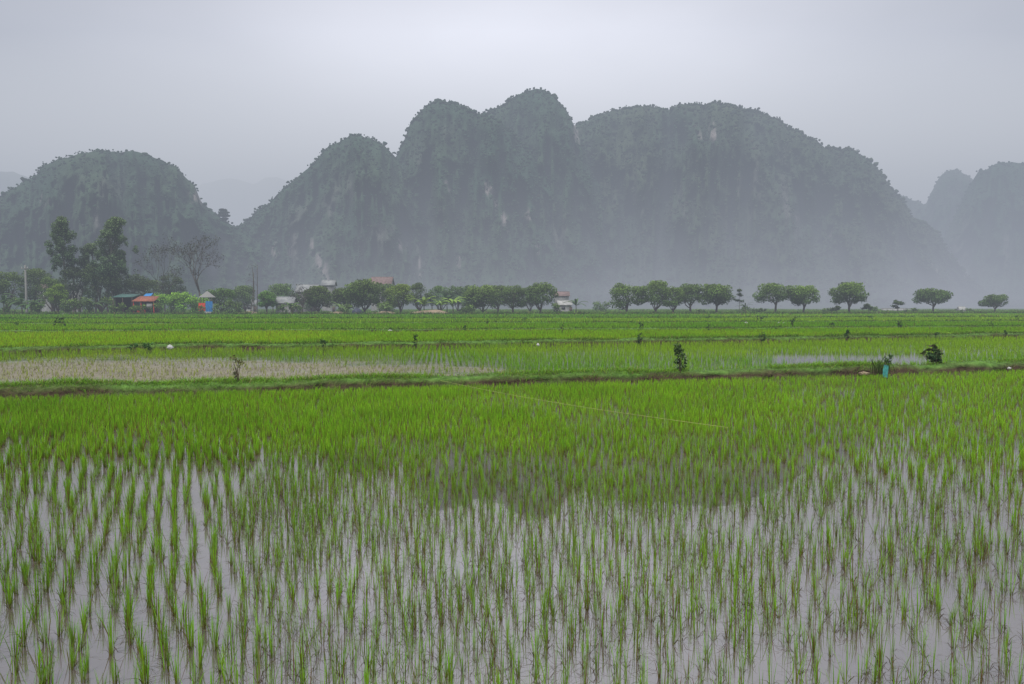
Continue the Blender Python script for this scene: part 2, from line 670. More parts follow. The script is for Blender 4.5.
def dike(i, hgt, wid, step, X0, X1, browns=.5):
    xs = np.arange(X0, X1, step)
    ys = dikeY(i, xs)
    prof = np.array([(-.62, -.1), (-.5, .12), (-.44, .45), (-.38, .8), (-.22, .98), (0, 1.03), (.22, .98), (.40, .7), (.5, .3), (.6, -.1)])
    n, k = len(xs), len(prof)
    V = np.zeros((n, k, 3))
    C = np.zeros((n, k, 4))
    hs = hgt * (.75 + .5 * fbm(xs / (wid * 2.5), xs * 0, 60 + i, 3))
    ws = wid * (.8 + .5 * fbm(xs / (wid * 3), xs * 0 + 5, 61 + i, 3))
    for j, (a, b) in enumerate(prof):
        nn = fbm(xs / (wid * .5) + j * 3.7, xs * 0 + j, 70 + i, 3) - .5
        V[:, j, 0] = xs
        V[:, j, 1] = ys + a * ws + nn * wid * .25
        V[:, j, 2] = np.where(b < 0, -.1, b * hs + nn * hgt * .3)
        gr = np.clip(smooth(.3, .9, np.full(n, b)) + (fbm(xs / (wid * 1.2), xs * 0 + j * .4, 80 + i, 3) - browns) * 2.2, 0, 1)[:, None]
        C[:, j, :3] = np.array([.048, .032, .020]) * (1 - gr) + np.array([.075, .15, .028]) * gr
        C[:, j, 3] = 1
    q = np.arange(n - 1)[:, None] * k + np.arange(k - 1)[None]
    Q = np.stack([q, q + k, q + k + 1, q + 1], -1).reshape(-1, 4)
    me = mesh_np('dike', V.reshape(-1, 3), Q, C.reshape(-1, 4), M_SOIL, True)
    tag(link('dike', me), dlabels[i], None, None, 'structure')
    return lambda X: np.interp(X, xs, hs), lambda X: np.interp(X, xs, ws)


def bank_grass(i, hf, wf, X0, X1, per_m, hgt, wd, label, cb=(.07, .10, .02), ct=(.075, .16, .02), patch=.35, yb=(-.45, .45)):
    n = int((X1 - X0) * per_m)
    X = rng.uniform(X0, X1, n)
    keep = rng.random(n) < smooth(patch - .12, patch + .15, fbm(X / 1.3, X * 0, 90 + i, 3)) + .12
    X = X[keep]
    n = len(X)
    a = rng.uniform(yb[0], yb[1], n)
    Y = dikeY(i, X) + a * wf(X)
    Z = hf(X) * (1 - np.clip((np.abs(a) - .2) / .3, 0, 1) ** 1.5) * .97
    Bs = np.stack([X, Y, Z], 1)
    tint = rng.uniform(.55, 1.3, (n, 1)) * np.array([1, 1, 1]) * (1 + rng.normal(0, .1, (n, 3)))
    dry = (rng.random(n) < .12)[:, None]
    cT = np.where(dry, np.array([.24, .19, .08]), np.array(ct)) * tint
    hh = hgt * rng.uniform(.35, 1.2, n) * (.6 + .8 * fbm(X / .8, X * 0 + 3, 95 + i, 2))
    V, Q, C = blades(Bs, hh, rng.uniform(0, 2 * math.pi, n), rng.uniform(.1, 1.3, n), wd * rng.uniform(.6, 1.4, n), np.array(cb) * tint, cT, rng.uniform(0, .45, n))
    me = mesh_np('grass', V, Q, C, M_GRASS)
    tag(link('grass', me), label, None, None, 'stuff')


hf, wf = dike(0, .27, .80, .06, -20, 28, .53)
bank_grass(0, hf, wf, -19, 27, 1100, .14, .009, 'grass and weeds growing along the nearest bank', patch=.40, ct=(.16, .33, .025))
hf1, wf1 = dike(1, .26, .9, .12, -40, 55, .54)
bank_grass(1, hf1, wf1, -38, 52, 300, .20, .016, 'grass and weeds growing along the second bank', ct=(.085, .18, .02))
hf2, wf2 = dike(2, .18, 1.0, .25, -60, 80, .5)
bank_grass(2, hf2, wf2, -58, 78, 110, .2, .03, 'weeds along the third bank', ct=(.075, .16, .022))
hf3, wf3 = dike(3, .2, 1.3, .5, -90, 110, .45)
bank_grass(3, hf3, wf3, -85, 105, 60, .24, .05, 'weeds along the fourth bank', ct=(.07, .145, .025))
hf4, wf4 = dike(4, .22, 1.8, .8, -110, 130, .4)
bank_grass(4, hf4, wf4, -105, 125, 50, .3, .07, 'weeds along the fifth bank', ct=(.065, .135, .03))
hf5, wf5 = dike(5, .28, 2.4, 1.0, -150, 170, .35)
bank_grass(5, hf5, wf5, -145, 165, 60, .6, .1, 'weeds along the last bank', ct=(.065, .135, .03))

# ------------------------------------------------------------------ rice
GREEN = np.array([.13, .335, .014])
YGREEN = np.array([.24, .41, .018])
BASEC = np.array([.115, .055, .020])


def tuft(nb, h, spread, wd, seedcol=1.0, broken=True, far=False):
    """one seedling tuft at the origin"""
    az = rng.uniform(0, 2 * math.pi, nb)
    rr = spread * np.sqrt(rng.random(nb))
    B = np.stack([np.cos(az) * rr, np.sin(az) * rr, np.full(nb, -.02)], 1)
    hh = h * rng.uniform(.5, 1.08, nb)
    lean = np.abs(rng.normal(.04, .05, nb)) + .012
    lean[rng.random(nb) < .14] += .22
    droop = rng.uniform(0, .12, nb)
    tint = rng.uniform(.55, 1.3, (nb, 1))
    k = rng.random((nb, 1))
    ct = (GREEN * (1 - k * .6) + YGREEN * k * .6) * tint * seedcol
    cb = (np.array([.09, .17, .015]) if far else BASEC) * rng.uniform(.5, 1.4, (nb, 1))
    dry = rng.random(nb) < (.03 if far else .12)
    ct[dry] = np.array([.13, .075, .028])
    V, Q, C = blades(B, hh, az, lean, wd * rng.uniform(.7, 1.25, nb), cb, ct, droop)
    if broken:
        # old leaves bent over onto the water round the foot
        m_ = rng.integers(3, 7)
        a2 = rng.uniform(0, 2 * math.pi, m_)
        B2 = np.stack([np.cos(a2) * .01, np.sin(a2) * .01, np.full(m_, .01)], 1)
        V2, Q2, C2 = blades(B2, rng.uniform(.06, .17, m_), a2, rng.uniform(.5, 1.3, m_), .0036, np.array([.06, .035, .018]), np.array([.05, .05, .018]), rng.uniform(.6, 1.0, m_))
        V2[:, 2] = np.maximum(V2[:, 2], .002)
        Q2 = Q2 + len(V)
        V, Q, C = np.vstack([V, V2]), np.vstack([Q, Q2]), np.vstack([C, C2])
    return V, Q, C


def bake(templates, pos, rz, scale, name, label, mat=M_BLADE, tint=None, group=None):
    """one mesh holding copies of the tuft templates (for the plants too many to keep apart)"""
    st_ = Stack()
    which = rng.integers(0, len(templates), len(pos))
    for k, (V, Q, C) in enumerate(templates):
        s = which == k
        P, r, sc1 = pos[s], rz[s], scale[s]
        if not len(P):
            continue
        c, sn = np.cos(r)[:, None], np.sin(r)[:, None]
        X = (V[None, :, 0] * c - V[None, :, 1] * sn) * sc1[:, None] + P[:, 0:1]
        Y = (V[None, :, 0] * sn + V[None, :, 1] * c) * sc1[:, None] + P[:, 1:2]
        Z = V[None, :, 2] * sc1[:, None] + P[:, 2:3]
        VV = np.stack([X, Y, Z], -1).reshape(-1, 3)
        QQ = (Q[None] + (np.arange(len(P)) * len(V))[:, None, None]).reshape(-1, 4)
        CC = np.repeat(C[None], len(P), 0)
        if tint is not None:
            CC = CC * tint[s][:, None, :]
        st_.add((VV, QQ, CC.reshape(-1, 3)))
    me = st_.mesh(name, mat)
    return tag(link(name, me), label, None, None, 'stuff')


# first paddy: thick tufts in clear rows on the left, thinner and denser ones on the right
thick = [tuft(int(rng.integers(12, 19)), .27, .016, .0044) for _ in range(14)]
thin = [tuft(int(rng.integers(5, 12)), .265, .011, .0040) for _ in range(20)]


def lattice(sx, sy, ang, jit, X0, X1, Y0, Y1, warp=0.0):
    c, s = math.cos(ang), math.sin(ang)
    R = max(abs(X0), abs(X1), Y1) * 1.6
    a, b = np.meshgrid(np.arange(-R, R, sx), np.arange(-R, R, sy))
    a, b = a.ravel(), b.ravel()
    b = b + (np.round(a / sx) % 2) * sy * .37
    a = a + rng.normal(0, jit, len(a))
    b = b + rng.normal(0, jit * 1.3, len(b))
    a = a + (fbm(a / 1.1 + 90, b / 1.4 + 90, 301, 3) - .5) * warp
    b = b + (fbm(a / 1.3 + 40, b / 1.1 + 70, 302, 3) - .5) * warp
    X, Y = a * c - b * s, a * s + b * c
    k = (X > X0) & (X < X1) & (Y > Y0) & (Y < Y1)
    return X[k], Y[k]


ANG = math.radians(27)


def region1(X, Y):
    r = X / Y + (fbm(X / 2.2, Y / 3.0, 7) - .5) * .22
    return r < -.40 + np.clip((Y - 6) * .012, 0, .16)


def inframe(X, Y, margin=1.0):
    # a few metres wider than the lens sees, so that the paddies go on beside it
    return np.abs(X) < .765 * Y + margin + 4.5


XA, YA = lattice(.135, .140, ANG, .020, -26, 30, 2.2, 26, .3)
k = region1(XA, YA) & (YA < dikeY(0, XA) - .45) & inframe(XA, YA) & (rng.random(len(XA)) > .12)
XA, YA = XA[k], YA[k]
XB, YB = lattice(.080, .108, ANG * .2, .016, -26, 30, 2.2, 26, .3)
gap = fbm(XB / .9, YB / .9, 77, 3)
k = ~region1(XB, YB) & (YB < dikeY(0, XB) - .45) & inframe(XB, YB) & (rng.random(len(XB)) < (.95 - .18 * smooth(.5, .7, gap)) * (1 - .35 * smooth(.2, .5, XB / YB)) * (1 - .25 * smooth(8, 12, YB)))
XB, YB = XB[k], YB[k]
XC = rng.uniform(-24, 28, 72000)
YC = rng.uniform(8, 25, 72000)
k = (YC < dikeY(0, XC) - .45) & inframe(XC, YC) & (rng.random(len(XC)) < smooth(8.2, 11, YC) * (1 - .75 * smooth(.12, .45, XC / YC)) * smooth(.25, .5, fbm(XC / 1.4, YC / 1.4, 78, 3)))
XC, YC = XC[k], YC[k]
P = np.concatenate([np.stack([XA, YA, XA * 0], 1), np.stack([XB, YB, XB * 0], 1), np.stack([XC, YC, XC * 0], 1)])
typ = np.concatenate([np.zeros(len(XA), int), np.ones(len(XB) + len(XC), int)])
scl = (1 - .3 * smooth(2.2, .6, dikeY(0, P[:, 0]) - P[:, 1])) * rng.uniform(.78, 1.15, len(P)) * (1 - .18 * fbm(P[:, 0] / 1.5, P[:, 1] / 1.5, 31))
rot = rng.uniform(0, 2 * math.pi, len(P))
pxx, pyy = proj(P[:, 0], P[:, 1], P[:, 2])
vis = (pxx > 0) & (pxx < W) & (pyy < H - 4)
order = np.argsort(np.where(vis, np.hypot(P[:, 0], P[:, 1]), 1e9) - np.where(typ == 0, .5, 0))
single = order[:300]
rest = np.setdiff1d(np.arange(len(P)), single)
tm = {0: [mesh_np('rice_seedling', *t, M_BLADE) for t in thick], 1: [mesh_np('rice_seedling', *t, M_BLADE) for t in thin]}
for i in single:
    ms = tm[int(typ[i])]
    o = link('rice_seedling', ms[int(rng.integers(0, len(ms)))], None, tuple(P[i]), float(rot[i]))
    o.scale = (scl[i],) * 3
    if typ[i] == 0:
        tag(o, 'thick green rice tuft in the nearest rows at the left of the flooded paddy', 'rice plant', 'thick rice tufts in the nearest rows')
    else:
        tag(o, 'thin young rice seedling of few blades in the nearest muddy water', 'rice plant', 'thin rice seedlings in the nearest water')
thickf = [tuft(int(rng.integers(14, 20)), .265, .030, .0078, broken=False) for _ in range(10)]
thinf = [tuft(int(rng.integers(7, 12)), .24, .020, .0064, broken=False) for _ in range(12)]
for ty, tpl, lb in ((0, thick, 'rows of thick rice tufts running back to the bank'), (1, thin, 'thin rice seedlings filling the rest of the nearest paddy')):
    for far_ in (False, True):
        s = rest[(typ[rest] == ty) & ((P[rest, 1] + rng.normal(0, .8, len(rest)) > 8.5) == far_)]
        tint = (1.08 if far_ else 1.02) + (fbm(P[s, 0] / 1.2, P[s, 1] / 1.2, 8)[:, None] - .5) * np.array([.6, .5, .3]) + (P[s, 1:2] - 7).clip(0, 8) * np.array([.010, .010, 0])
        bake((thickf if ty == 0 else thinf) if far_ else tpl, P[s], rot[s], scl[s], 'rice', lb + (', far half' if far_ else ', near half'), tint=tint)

# dead leaf scraps floating between the plants
n_ = 9000
X = rng.uniform(-14, 14, n_)
Y = rng.uniform(2.8, 14, n_)
k = inframe(X, Y, -1.5) & (rng.random(n_) < smooth(.35, .65, fbm(X / 1.1, Y / 1.1, 500, 4)))
X, Y = X[k], Y[k]
V, Q, C = blades(np.stack([X, Y, X * 0 + .003], 1), .001, rng.uniform(0, 6.28, len(X)), rng.uniform(15, 75, len(X)), .004, np.array([.07, .045, .025]), np.array([.10, .075, .035]) * rng.uniform(.4, 1.5, (len(X), 1)), 0)
V[:, 2] = .004
tag(link('debris', mesh_np('debris', V, Q, C, M_GRASS)), 'dead leaf scraps floating on the paddy water', None, None, 'stuff')

# second paddy
far1 = [tuft(int(rng.integers(5, 9)), .30, .03, .010, broken=False, far=True) for _ in range(12)]
X, Y = lattice(.19, .21, math.radians(6), .03, -45, 60, 14, 60)
k = (Y > dikeY(0, X) + .5) & (Y < dikeY(1, X) - .5) & inframe(X, Y, 2)
X, Y = X[k], Y[k]
tan, op, n = f2zones(X, Y)
px, py = proj(X, Y, X * 0)
dens = 1.0 - .42 * tan - .93 * op
k = rng.random(len(X)) < dens * (.75 + .3 * n)
X, Y, tan, py, px, op = X[k], Y[k], tan[k], py[k], px[k], op[k]
yel = (smooth(364, 352, py) * .8)[:, None]
tint = 1.0 + (fbm(X / 3, Y / 3, 18)[:, None] - .5) * np.array([.8, .4, .3]) + np.array([.45, .15, .1]) * yel + tan[:, None] * np.array([.9, .1, 1.2])
bake(far1, np.stack([X, Y, X * 0], 1), rng.uniform(0, 6.28, len(X)), rng.uniform(.7, 1.1, len(X)) * (1 - .35 * tan), 'rice', 'young rice in the second paddy, thin over the tan stubble', tint=tint)
# dry stubble stalks in the tan part
n_ = 26000
X = rng.uniform(-22, 10, n_)
Y = rng.uniform(14, 36, n_)
tan, op, _n = f2zones(X, Y)
k = (Y > dikeY(0, X) + .4) & (Y < dikeY(1, X) - .5) & (rng.random(n_) < tan)
X, Y = X[k], Y[k]
B = np.stack([X, Y, X * 0], 1)
c = np.array([.20, .18, .085]) * rng.uniform(.5, 1.2, (len(X), 1))
me = mesh_np('stubble', *blades(B, rng.uniform(.03, .10, len(X)), rng.uniform(0, 6.28, len(X)), rng.uniform(.1, 1.0, len(X)), .010, c * .6, c, .1), M_BLADE)
tag(link('stubble', me), 'dry straw-coloured stubble in the left of the second paddy', None, None, 'stuff')

# further fields
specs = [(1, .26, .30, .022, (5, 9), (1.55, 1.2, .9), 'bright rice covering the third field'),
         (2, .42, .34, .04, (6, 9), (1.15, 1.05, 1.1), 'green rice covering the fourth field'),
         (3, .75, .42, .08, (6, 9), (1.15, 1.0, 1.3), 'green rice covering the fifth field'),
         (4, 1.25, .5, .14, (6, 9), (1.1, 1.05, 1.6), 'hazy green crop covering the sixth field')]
for (di, spc, hh, wd, nbr, tn, lb) in specs:
    tp = [tuft(int(rng.integers(*nbr)), hh, spc * .42, wd, broken=False, far=True) for _ in range(10)]
    X, Y = lattice(spc, spc * 1.1, math.radians(8), spc * .2, -200, 240, 20, 215)
    k = (Y > dikeY(di, X) + .6) & (Y < dikeY(di + 1, X) - .6) & inframe(X, Y, 4)
    X, Y = X[k], Y[k]
    bare = smooth(.66, .72, fbm(X / 22 / (di * .6), Y / 6, 200 + di))
    k = rng.random(len(X)) > bare * .8
    X, Y = X[k], Y[k]
    patch = np.floor(X / (20 + 12 * di) + .37 * di)
    pv = vnoise(patch * 3.1 + .5, patch * 0 + di, 9)[:, None]
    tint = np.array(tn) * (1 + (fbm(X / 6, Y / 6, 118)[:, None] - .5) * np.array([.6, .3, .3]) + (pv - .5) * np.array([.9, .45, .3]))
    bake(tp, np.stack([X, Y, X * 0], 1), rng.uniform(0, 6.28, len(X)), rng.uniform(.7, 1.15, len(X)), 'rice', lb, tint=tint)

# rough weeds under the orchard
tp = [tuft(8, .55, .5, .16, broken=False, far=True) for _ in range(8)]
X = rng.uniform(-230, 260, 16000)
Y = rng.uniform(120, 330, 16000)
k = (Y > dikeY(5, X)) & inframe(X, Y, 4)
X, Y = X[k], Y[k]
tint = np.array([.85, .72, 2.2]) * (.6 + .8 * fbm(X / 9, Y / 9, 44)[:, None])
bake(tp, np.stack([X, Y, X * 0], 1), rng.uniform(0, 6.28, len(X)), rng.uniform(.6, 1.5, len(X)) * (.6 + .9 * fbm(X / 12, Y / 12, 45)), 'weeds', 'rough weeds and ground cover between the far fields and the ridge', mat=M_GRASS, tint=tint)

# ------------------------------------------------------------------ hills
ico = None


def icosa():
    t = (1 + 5 ** .5) / 2
    v = np.array([(-1, t, 0), (1, t, 0), (-1, -t, 0), (1, -t, 0), (0, -1, t), (0, 1, t), (0, -1, -t), (0, 1, -t), (t, 0, -1), (t, 0, 1), (-t, 0, -1), (-t, 0, 1)]) / math.sqrt(1 + t * t)
    f = np.array([(0, 11, 5), (0, 5, 1), (0, 1, 7), (0, 7, 10), (0, 10, 11), (1, 5, 9), (5, 11, 4), (11, 10, 2), (10, 7, 6), (7, 1, 8), (3, 9, 4), (3, 4, 2), (3, 2, 6), (3, 6, 8), (3, 8, 9), (4, 9, 5), (2, 4, 11), (6, 2, 10), (8, 6, 7), (9, 8, 1)])
    return v, f


IV, IF = icosa()
SPOTS = [(700, 134, 3, 5), (713, 132, 3, 9), (489, 189, 4, 7), (496, 200, 3, 9), (528, 215, 3, 7), (442, 218, 4, 8), (275, 250, 4, 10), (291, 252, 3, 6), (312, 252, 3, 12), (318, 262, 3, 8),
         (325, 272, 5, 9), (420, 268, 3, 9), (400, 245, 2, 5), (446, 185, 3, 5), (505, 222, 3, 8), (538, 250, 2, 5), (460, 262, 2, 7), (966, 275, 2, 4), (936, 272, 3, 7), (906, 290, 2, 6), (830, 232, 3, 6), (575, 130, 5, 22), 
         (195, 196, 10, 5), (45, 200, 4, 5), (795, 215, 8, 3)]


def hill(name, sil, Yr, depth, label, seed, veg=(.026, .050, .028), rock=(.075, .074, .070), res=2.0, trees=9000, tsize=3.2, rocky=.35, curve=.0, rough=1.0, rows=110):
    sx = np.array([p[0] for p in sil], float)
    sy = np.array([p[1] for p in sil], float)
    xs = np.arange(sx[0], sx[-1], res)
    ys = np.interp(xs, sx, sy)
    ys = ys + (fbm(xs / 9, xs * 0, seed, 3) - .5) * 5.0 * rough * np.clip((306 - ys) / 60, 0, 1)
    mid = .5 * (sx[0] + sx[-1])
    half = .5 * (sx[-1] - sx[0])
    u = (xs - mid) / half
    Yrd = Yr + curve * u * u + (fbm(xs / 50, xs * 0, seed + 2, 3) - .5) * depth * .4
    n = len(xs)
    vf = np.linspace(0, 1, rows)
    vb = np.linspace(1, 2, 12)[1:]
    v = np.concatenate([vf, vb])
    # profile: scree skirt, cliff, rounded wooded top
    h0 = np.interp(vf, [0, .12, .28, .42, .60, .80, .92, 1.0], [-.02, .06, .17, .38, .70, .90, .97, 1.0])
    # even out the rows over the height
    vv = np.interp(np.linspace(-.02, 1, rows), h0, vf)
    V = np.zeros((len(v), n, 3))
    C = np.zeros((len(v), n, 4))
    S = np.array([at(a, b, c)[2] for a, b, c in zip(xs, ys, Yrd)])
    dfront = depth * (.35 + .65 * np.clip(S / S.max(), 0, 1))
    dirx = (xs - 512) / F / CT
    for r in range(len(v)):
        if r < rows:
            q = vv[r]
            hq = np.linspace(-.02, 1, rows)[r]
            # wander of ledges and buttresses
            g1 = fbm(xs / 26, np.full(n, hq * 3.0) + xs * .004, seed + 3, 4) - .5
            g2 = np.abs(fbm(xs / 9, np.full(n, hq * 2.2), seed + 4, 3) - .5) * 2
            g3 = fbm(xs / 5, np.full(n, hq * 22), seed + 5, 3) - .5
            fade = math.sin(min(1, max(0, hq)) * math.pi) ** .6
            Y = Yrd - dfront * (1 - q) + (g1 * .9 + g2 * .55 + g3 * .16) * depth * .55 * fade
            Z = S * hq
            # keep below the ridge as seen from anywhere in the fields
        else:
            b = v[r] - 1
            Y = Yrd + depth * .8 * b
            Z = S * (1 - b ** 1.6) - 1
        V[r, :, 0] = dirx * Y
        V[r, :, 1] = Y
        V[r, :, 2] = Z
    X_, Y_, Z_ = V[..., 0], V[..., 1], V[..., 2]
    px, py = proj(X_, Y_, Z_)
    steep = np.clip(fbm(px / 14, py / 60, seed + 6, 4), 0, 1)
    broad = fbm(px / 60, py / 50, seed + 8, 3)
    hh = Z_ / np.maximum(S[None], 1)
    band = np.clip(1 - np.abs(hh - .45) / .42, 0, 1)
    k = smooth(.56, .70, steep * .6 + broad * .4 + (rocky - .35) * .3) * band
    vegc = np.array(veg) * (.78 + .5 * fbm(px / 12, py / 9, seed + 9, 4))[..., None] * (1 + (fbm(px / 45, py / 45, seed + 12, 2) - .5)[..., None] * np.array([.7, .3, .1]))
    vegc = vegc * (.86 + .28 * fbm(px / 6, py / 60, seed + 14, 4))[..., None]  # vertical streaks of buttress shading painted into the plant colour
    rk = np.array(rock) * (.6 + .9 * fbm(px / 4, py / 22, seed + 10, 3))[..., None]
    c = vegc * (1 - k[..., None]) + rk * k[..., None]
    bare = np.zeros_like(px)
    wob = (fbm(px / 3, py / 8, seed + 11, 3) - .5)
    for (a, b, ra, rb) in SPOTS:
        dd = ((px - a + wob * 6) / ra) ** 2 + ((py - b + wob * 10) / rb) ** 2
        bare = np.maximum(bare, np.clip(1.5 - dd, 0, 1) * smooth(.36, .58, fbm(px / 2.6, py / 9, seed + 13, 3)))
    c = c * (1 - bare[..., None]) + np.array([.19, .17, .165]) * bare[..., None]
    C[..., :3] = c
    C[..., 3] = 1
    i = np.arange(len(v) - 1)[:, None] * n + np.arange(n - 1)[None]
    Q = np.stack([i, i + 1, i + n + 1, i + n], -1).reshape(-1, 4)
    me = mesh_np(name, V.reshape(-1, 3), Q, C.reshape(-1, 4), M_HILL, False)
    tag(link(name, me), label, None, None, 'structure')
    if trees:
        # bushes and small trees clinging to the slopes: more along the crest
        nt_ = int(trees * .65)
        rr = rng.integers(1, rows, nt_)
        crest = rng.random(nt_) < .07
        rr = np.where(crest, rng.integers(rows - 4, rows, nt_), rr)
        cc = rng.integers(1, n - 1, nt_)
        keep = ((k + bare)[rr, cc] < .45) & (Z_[rr, cc] > 2)
        rr, cc = rr[keep], cc[keep]
        P = V[rr, cc] + rng.normal(0, 1.0, (len(rr), 3)) * np.array([1.5, 1.5, .8])
        s = tsize * .62 * rng.uniform(.3, 1.0, len(P)) ** 1.0 * (Yr / 800)
        s = np.where(rng.random(len(P)) < .04, s * 1.7, s)
        sh = IV[None] * (1 + rng.uniform(-.35, .35, (len(P), 12, 1)))
        an = rng.uniform(0, 6.28, len(P))
        ca, sa = np.cos(an)[:, None], np.sin(an)[:, None]
        xx = sh[..., 0] * ca - sh[..., 1] * sa
        yy = sh[..., 0] * sa + sh[..., 1] * ca
        VV = np.stack([xx, yy, sh[..., 2] * .9], -1) * s[:, None, None] + P[:, None, :]
        VV[..., 2] += (s * .25)[:, None]
        FF = (IF[None] + (np.arange(len(P)) * 12)[:, None, None]).reshape(-1, 3)
        cc_ = np.array(veg) * rng.uniform(.85, 1.15, (len(P), 1)) * (1 + rng.normal(0, .12, (len(P), 3)))
        CC = np.repeat(np.clip(cc_, .004, 1)[:, None], 12, 1).reshape(-1, 3)
        me = mesh_np('forest', VV.reshape(-1, 3), FF, CC, M_WOOD)
        tag(link('forest', me), 'bushes and stunted trees covering the ' + label.split(',')[0], None, None, 'stuff')


hill('hill', [(-260, 306), (-200, 285), (-120, 250), (-60, 225), (0, 200), (20, 189), (42, 176), (50, 166), (65, 159), (90, 154), (100, 151), (120, 151), (145, 152), (165, 158), (185, 171), (198, 186), (205, 202), (214, 211), (226, 219), (240, 228), (262, 240), (300, 262), (350, 290), (380, 306)],
     640, 230, 'rounded wooded limestone hill on the left, behind the tall village trees', 3, trees=12000, tsize=2.6, rocky=.22)
hill('hill', [(120, 306), (160, 280), (200, 250), (225, 236), (243, 227), (255, 215), (270, 204), (285, 191), (300, 177), (315, 163), (330, 148), (345, 140), (352, 135), (365, 137), (380, 140), (390, 149), (398, 157), (410, 180), (430, 220), (455, 265), (480, 306)],
     700, 240, 'pointed limestone peak with a sloping left flank', 31, trees=11000, tsize=2.8, rocky=.34)
hill('hill', [(340, 306), (362, 250), (380, 205), (392, 168), (399, 155), (406, 140), (412, 123), (425, 108), (440, 101), (455, 101), (468, 107), (480, 113), (500, 122), (530, 150), (560, 200), (590, 260), (620, 306)],
     760, 260, 'steep blunt limestone peak in the middle, left of the summit', 52, trees=11000, tsize=3.0, rocky=.42)
hill('hill', [(400, 306), (430, 230), (455, 150), (472, 120), (485, 114), (495, 109), (510, 100), (520, 94), (535, 90), (545, 90), (555, 97), (565, 111), (572, 124), (584, 150), (600, 190), (630, 250), (680, 306)],
     840, 290, 'highest limestone summit with a sheer right shoulder', 71, trees=10000, tsize=3.0, rocky=.45)
hill('hill', [(430, 306), (480, 230), (530, 160), (560, 130), (574, 124), (590, 120), (605, 112), (625, 107), (640, 106), (665, 109), (680, 105), (705, 103), (730, 105), (755, 110), (775, 120), (790, 130), (810, 139), (820, 147), (850, 150), (860, 158), (875, 171), (885, 186), (900, 204), (908, 217),
              (925, 225), (935, 233), (943, 250), (955, 263), (970, 281), (985, 293), (1010, 301), (1040, 306)],
     900, 330, 'broad long limestone ridge on the right falling to the plain', 93, veg=(.034, .052, .030), trees=22000, tsize=3.0, rocky=.32, rows=140)
hill('hill', [(780, 306), (820, 240), (860, 205), (888, 196), (898, 197), (910, 199), (921, 204), (926, 192), (933, 179), (942, 170), (948, 168), (957, 173), (966, 179), (980, 195), (1010, 240), (1060, 306)],
     1500, 300, 'small far knob of rock in the gap at the right', 111, trees=5000, tsize=2.6, rocky=.3, rows=70)
hill('hill', [(880, 306), (930, 260), (950, 215), (962, 190), (967, 180), (972, 172), (985, 166), (1000, 161), (1024, 162), (1060, 168), (1120, 195), (1200, 250), (1280, 306)],
     1250, 320, 'far grey hill at the right edge', 131, trees=8000, tsize=2.6, rocky=.3, rows=80)
hill('hill', [(-300, 306), (-150, 220), (-60, 178), (-10, 171), (20, 172), (45, 182), (80, 195), (140, 230), (240, 306)],
     1900, 400, 'distant misty hill at the left edge', 151, trees=0, rows=40, rough=.5)
hill('hill', [(100, 306), (150, 230), (190, 190), (205, 184), (225, 179), (240, 179), (256, 184), (268, 178), (280, 177), (295, 183), (330, 200), (400, 306)],
     2700, 500, 'very faint distant hill in the saddle', 171, trees=0, rows=40, rough=.4)

# ------------------------------------------------------------------ trees
BARK = (.10, .085, .07)


def limb_pts(p0, p1, bend=.1, n=5):
    p0, p1 = np.array(p0, float), np.array(p1, float)
    t = np.linspace(0, 1, n)[:, None]
    Lh = np.linalg.norm(p1 - p0)
    off = rng.normal(0, bend * Lh, 3)
    return p0 * (1 - t) + p1 * t + off * (np.sin(t * math.pi))


def crown_cloud(lobes, per, size, col, top=1.35, bot=.6, fill=.25):
    """lobes: (cx,cy,cz,rx,rz)"""
    P, Cc = [], []
    zs = [l[2] + l[4] for l in lobes]
    z0, z1 = min(l[2] - l[4] for l in lobes), max(zs)
    for (cx, cy, cz, rx, rz) in lobes:
        n = max(6, int(per * (rx ** 2)))
        d = rng.normal(size=(n, 3))
        d /= np.linalg.norm(d, axis=1)[:, None]
        r = np.where(rng.random(n) < fill, rng.uniform(.2, .8, n), rng.uniform(.8, 1.08, n))[:, None]
        p = d * r * np.array([rx, rx, rz]) + np.array([cx, cy, cz])
        sh = rng.uniform(.75, 1.25)
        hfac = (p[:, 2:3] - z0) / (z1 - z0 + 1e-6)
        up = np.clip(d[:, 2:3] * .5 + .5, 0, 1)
        c = np.array(col) * sh * (bot + (top - bot) * (hfac * .5 + up * .5)) * rng.uniform(.7, 1.3, (n, 1)) * (1 + (hfac - .4) * np.array([.35, .1, -.2]))  # top light painted into leaf colour: higher, upward leaves lighter, undersides darker
        P.append(p)
        Cc.append(c)
    return leaf_cards(np.concatenate(P), size, np.clip(np.concatenate(Cc), .003, 1))


def place(px, pyb, Y=None):
    if Y is None:
        X, Yg = ground(px, pyb)
        return X, Yg, 0.0
    return (px - 512) / F * Y / CT * 1.0, Y, 0.0


def base_at(px, Y):
    return at(px, 315, Y)[0], Y, -.02


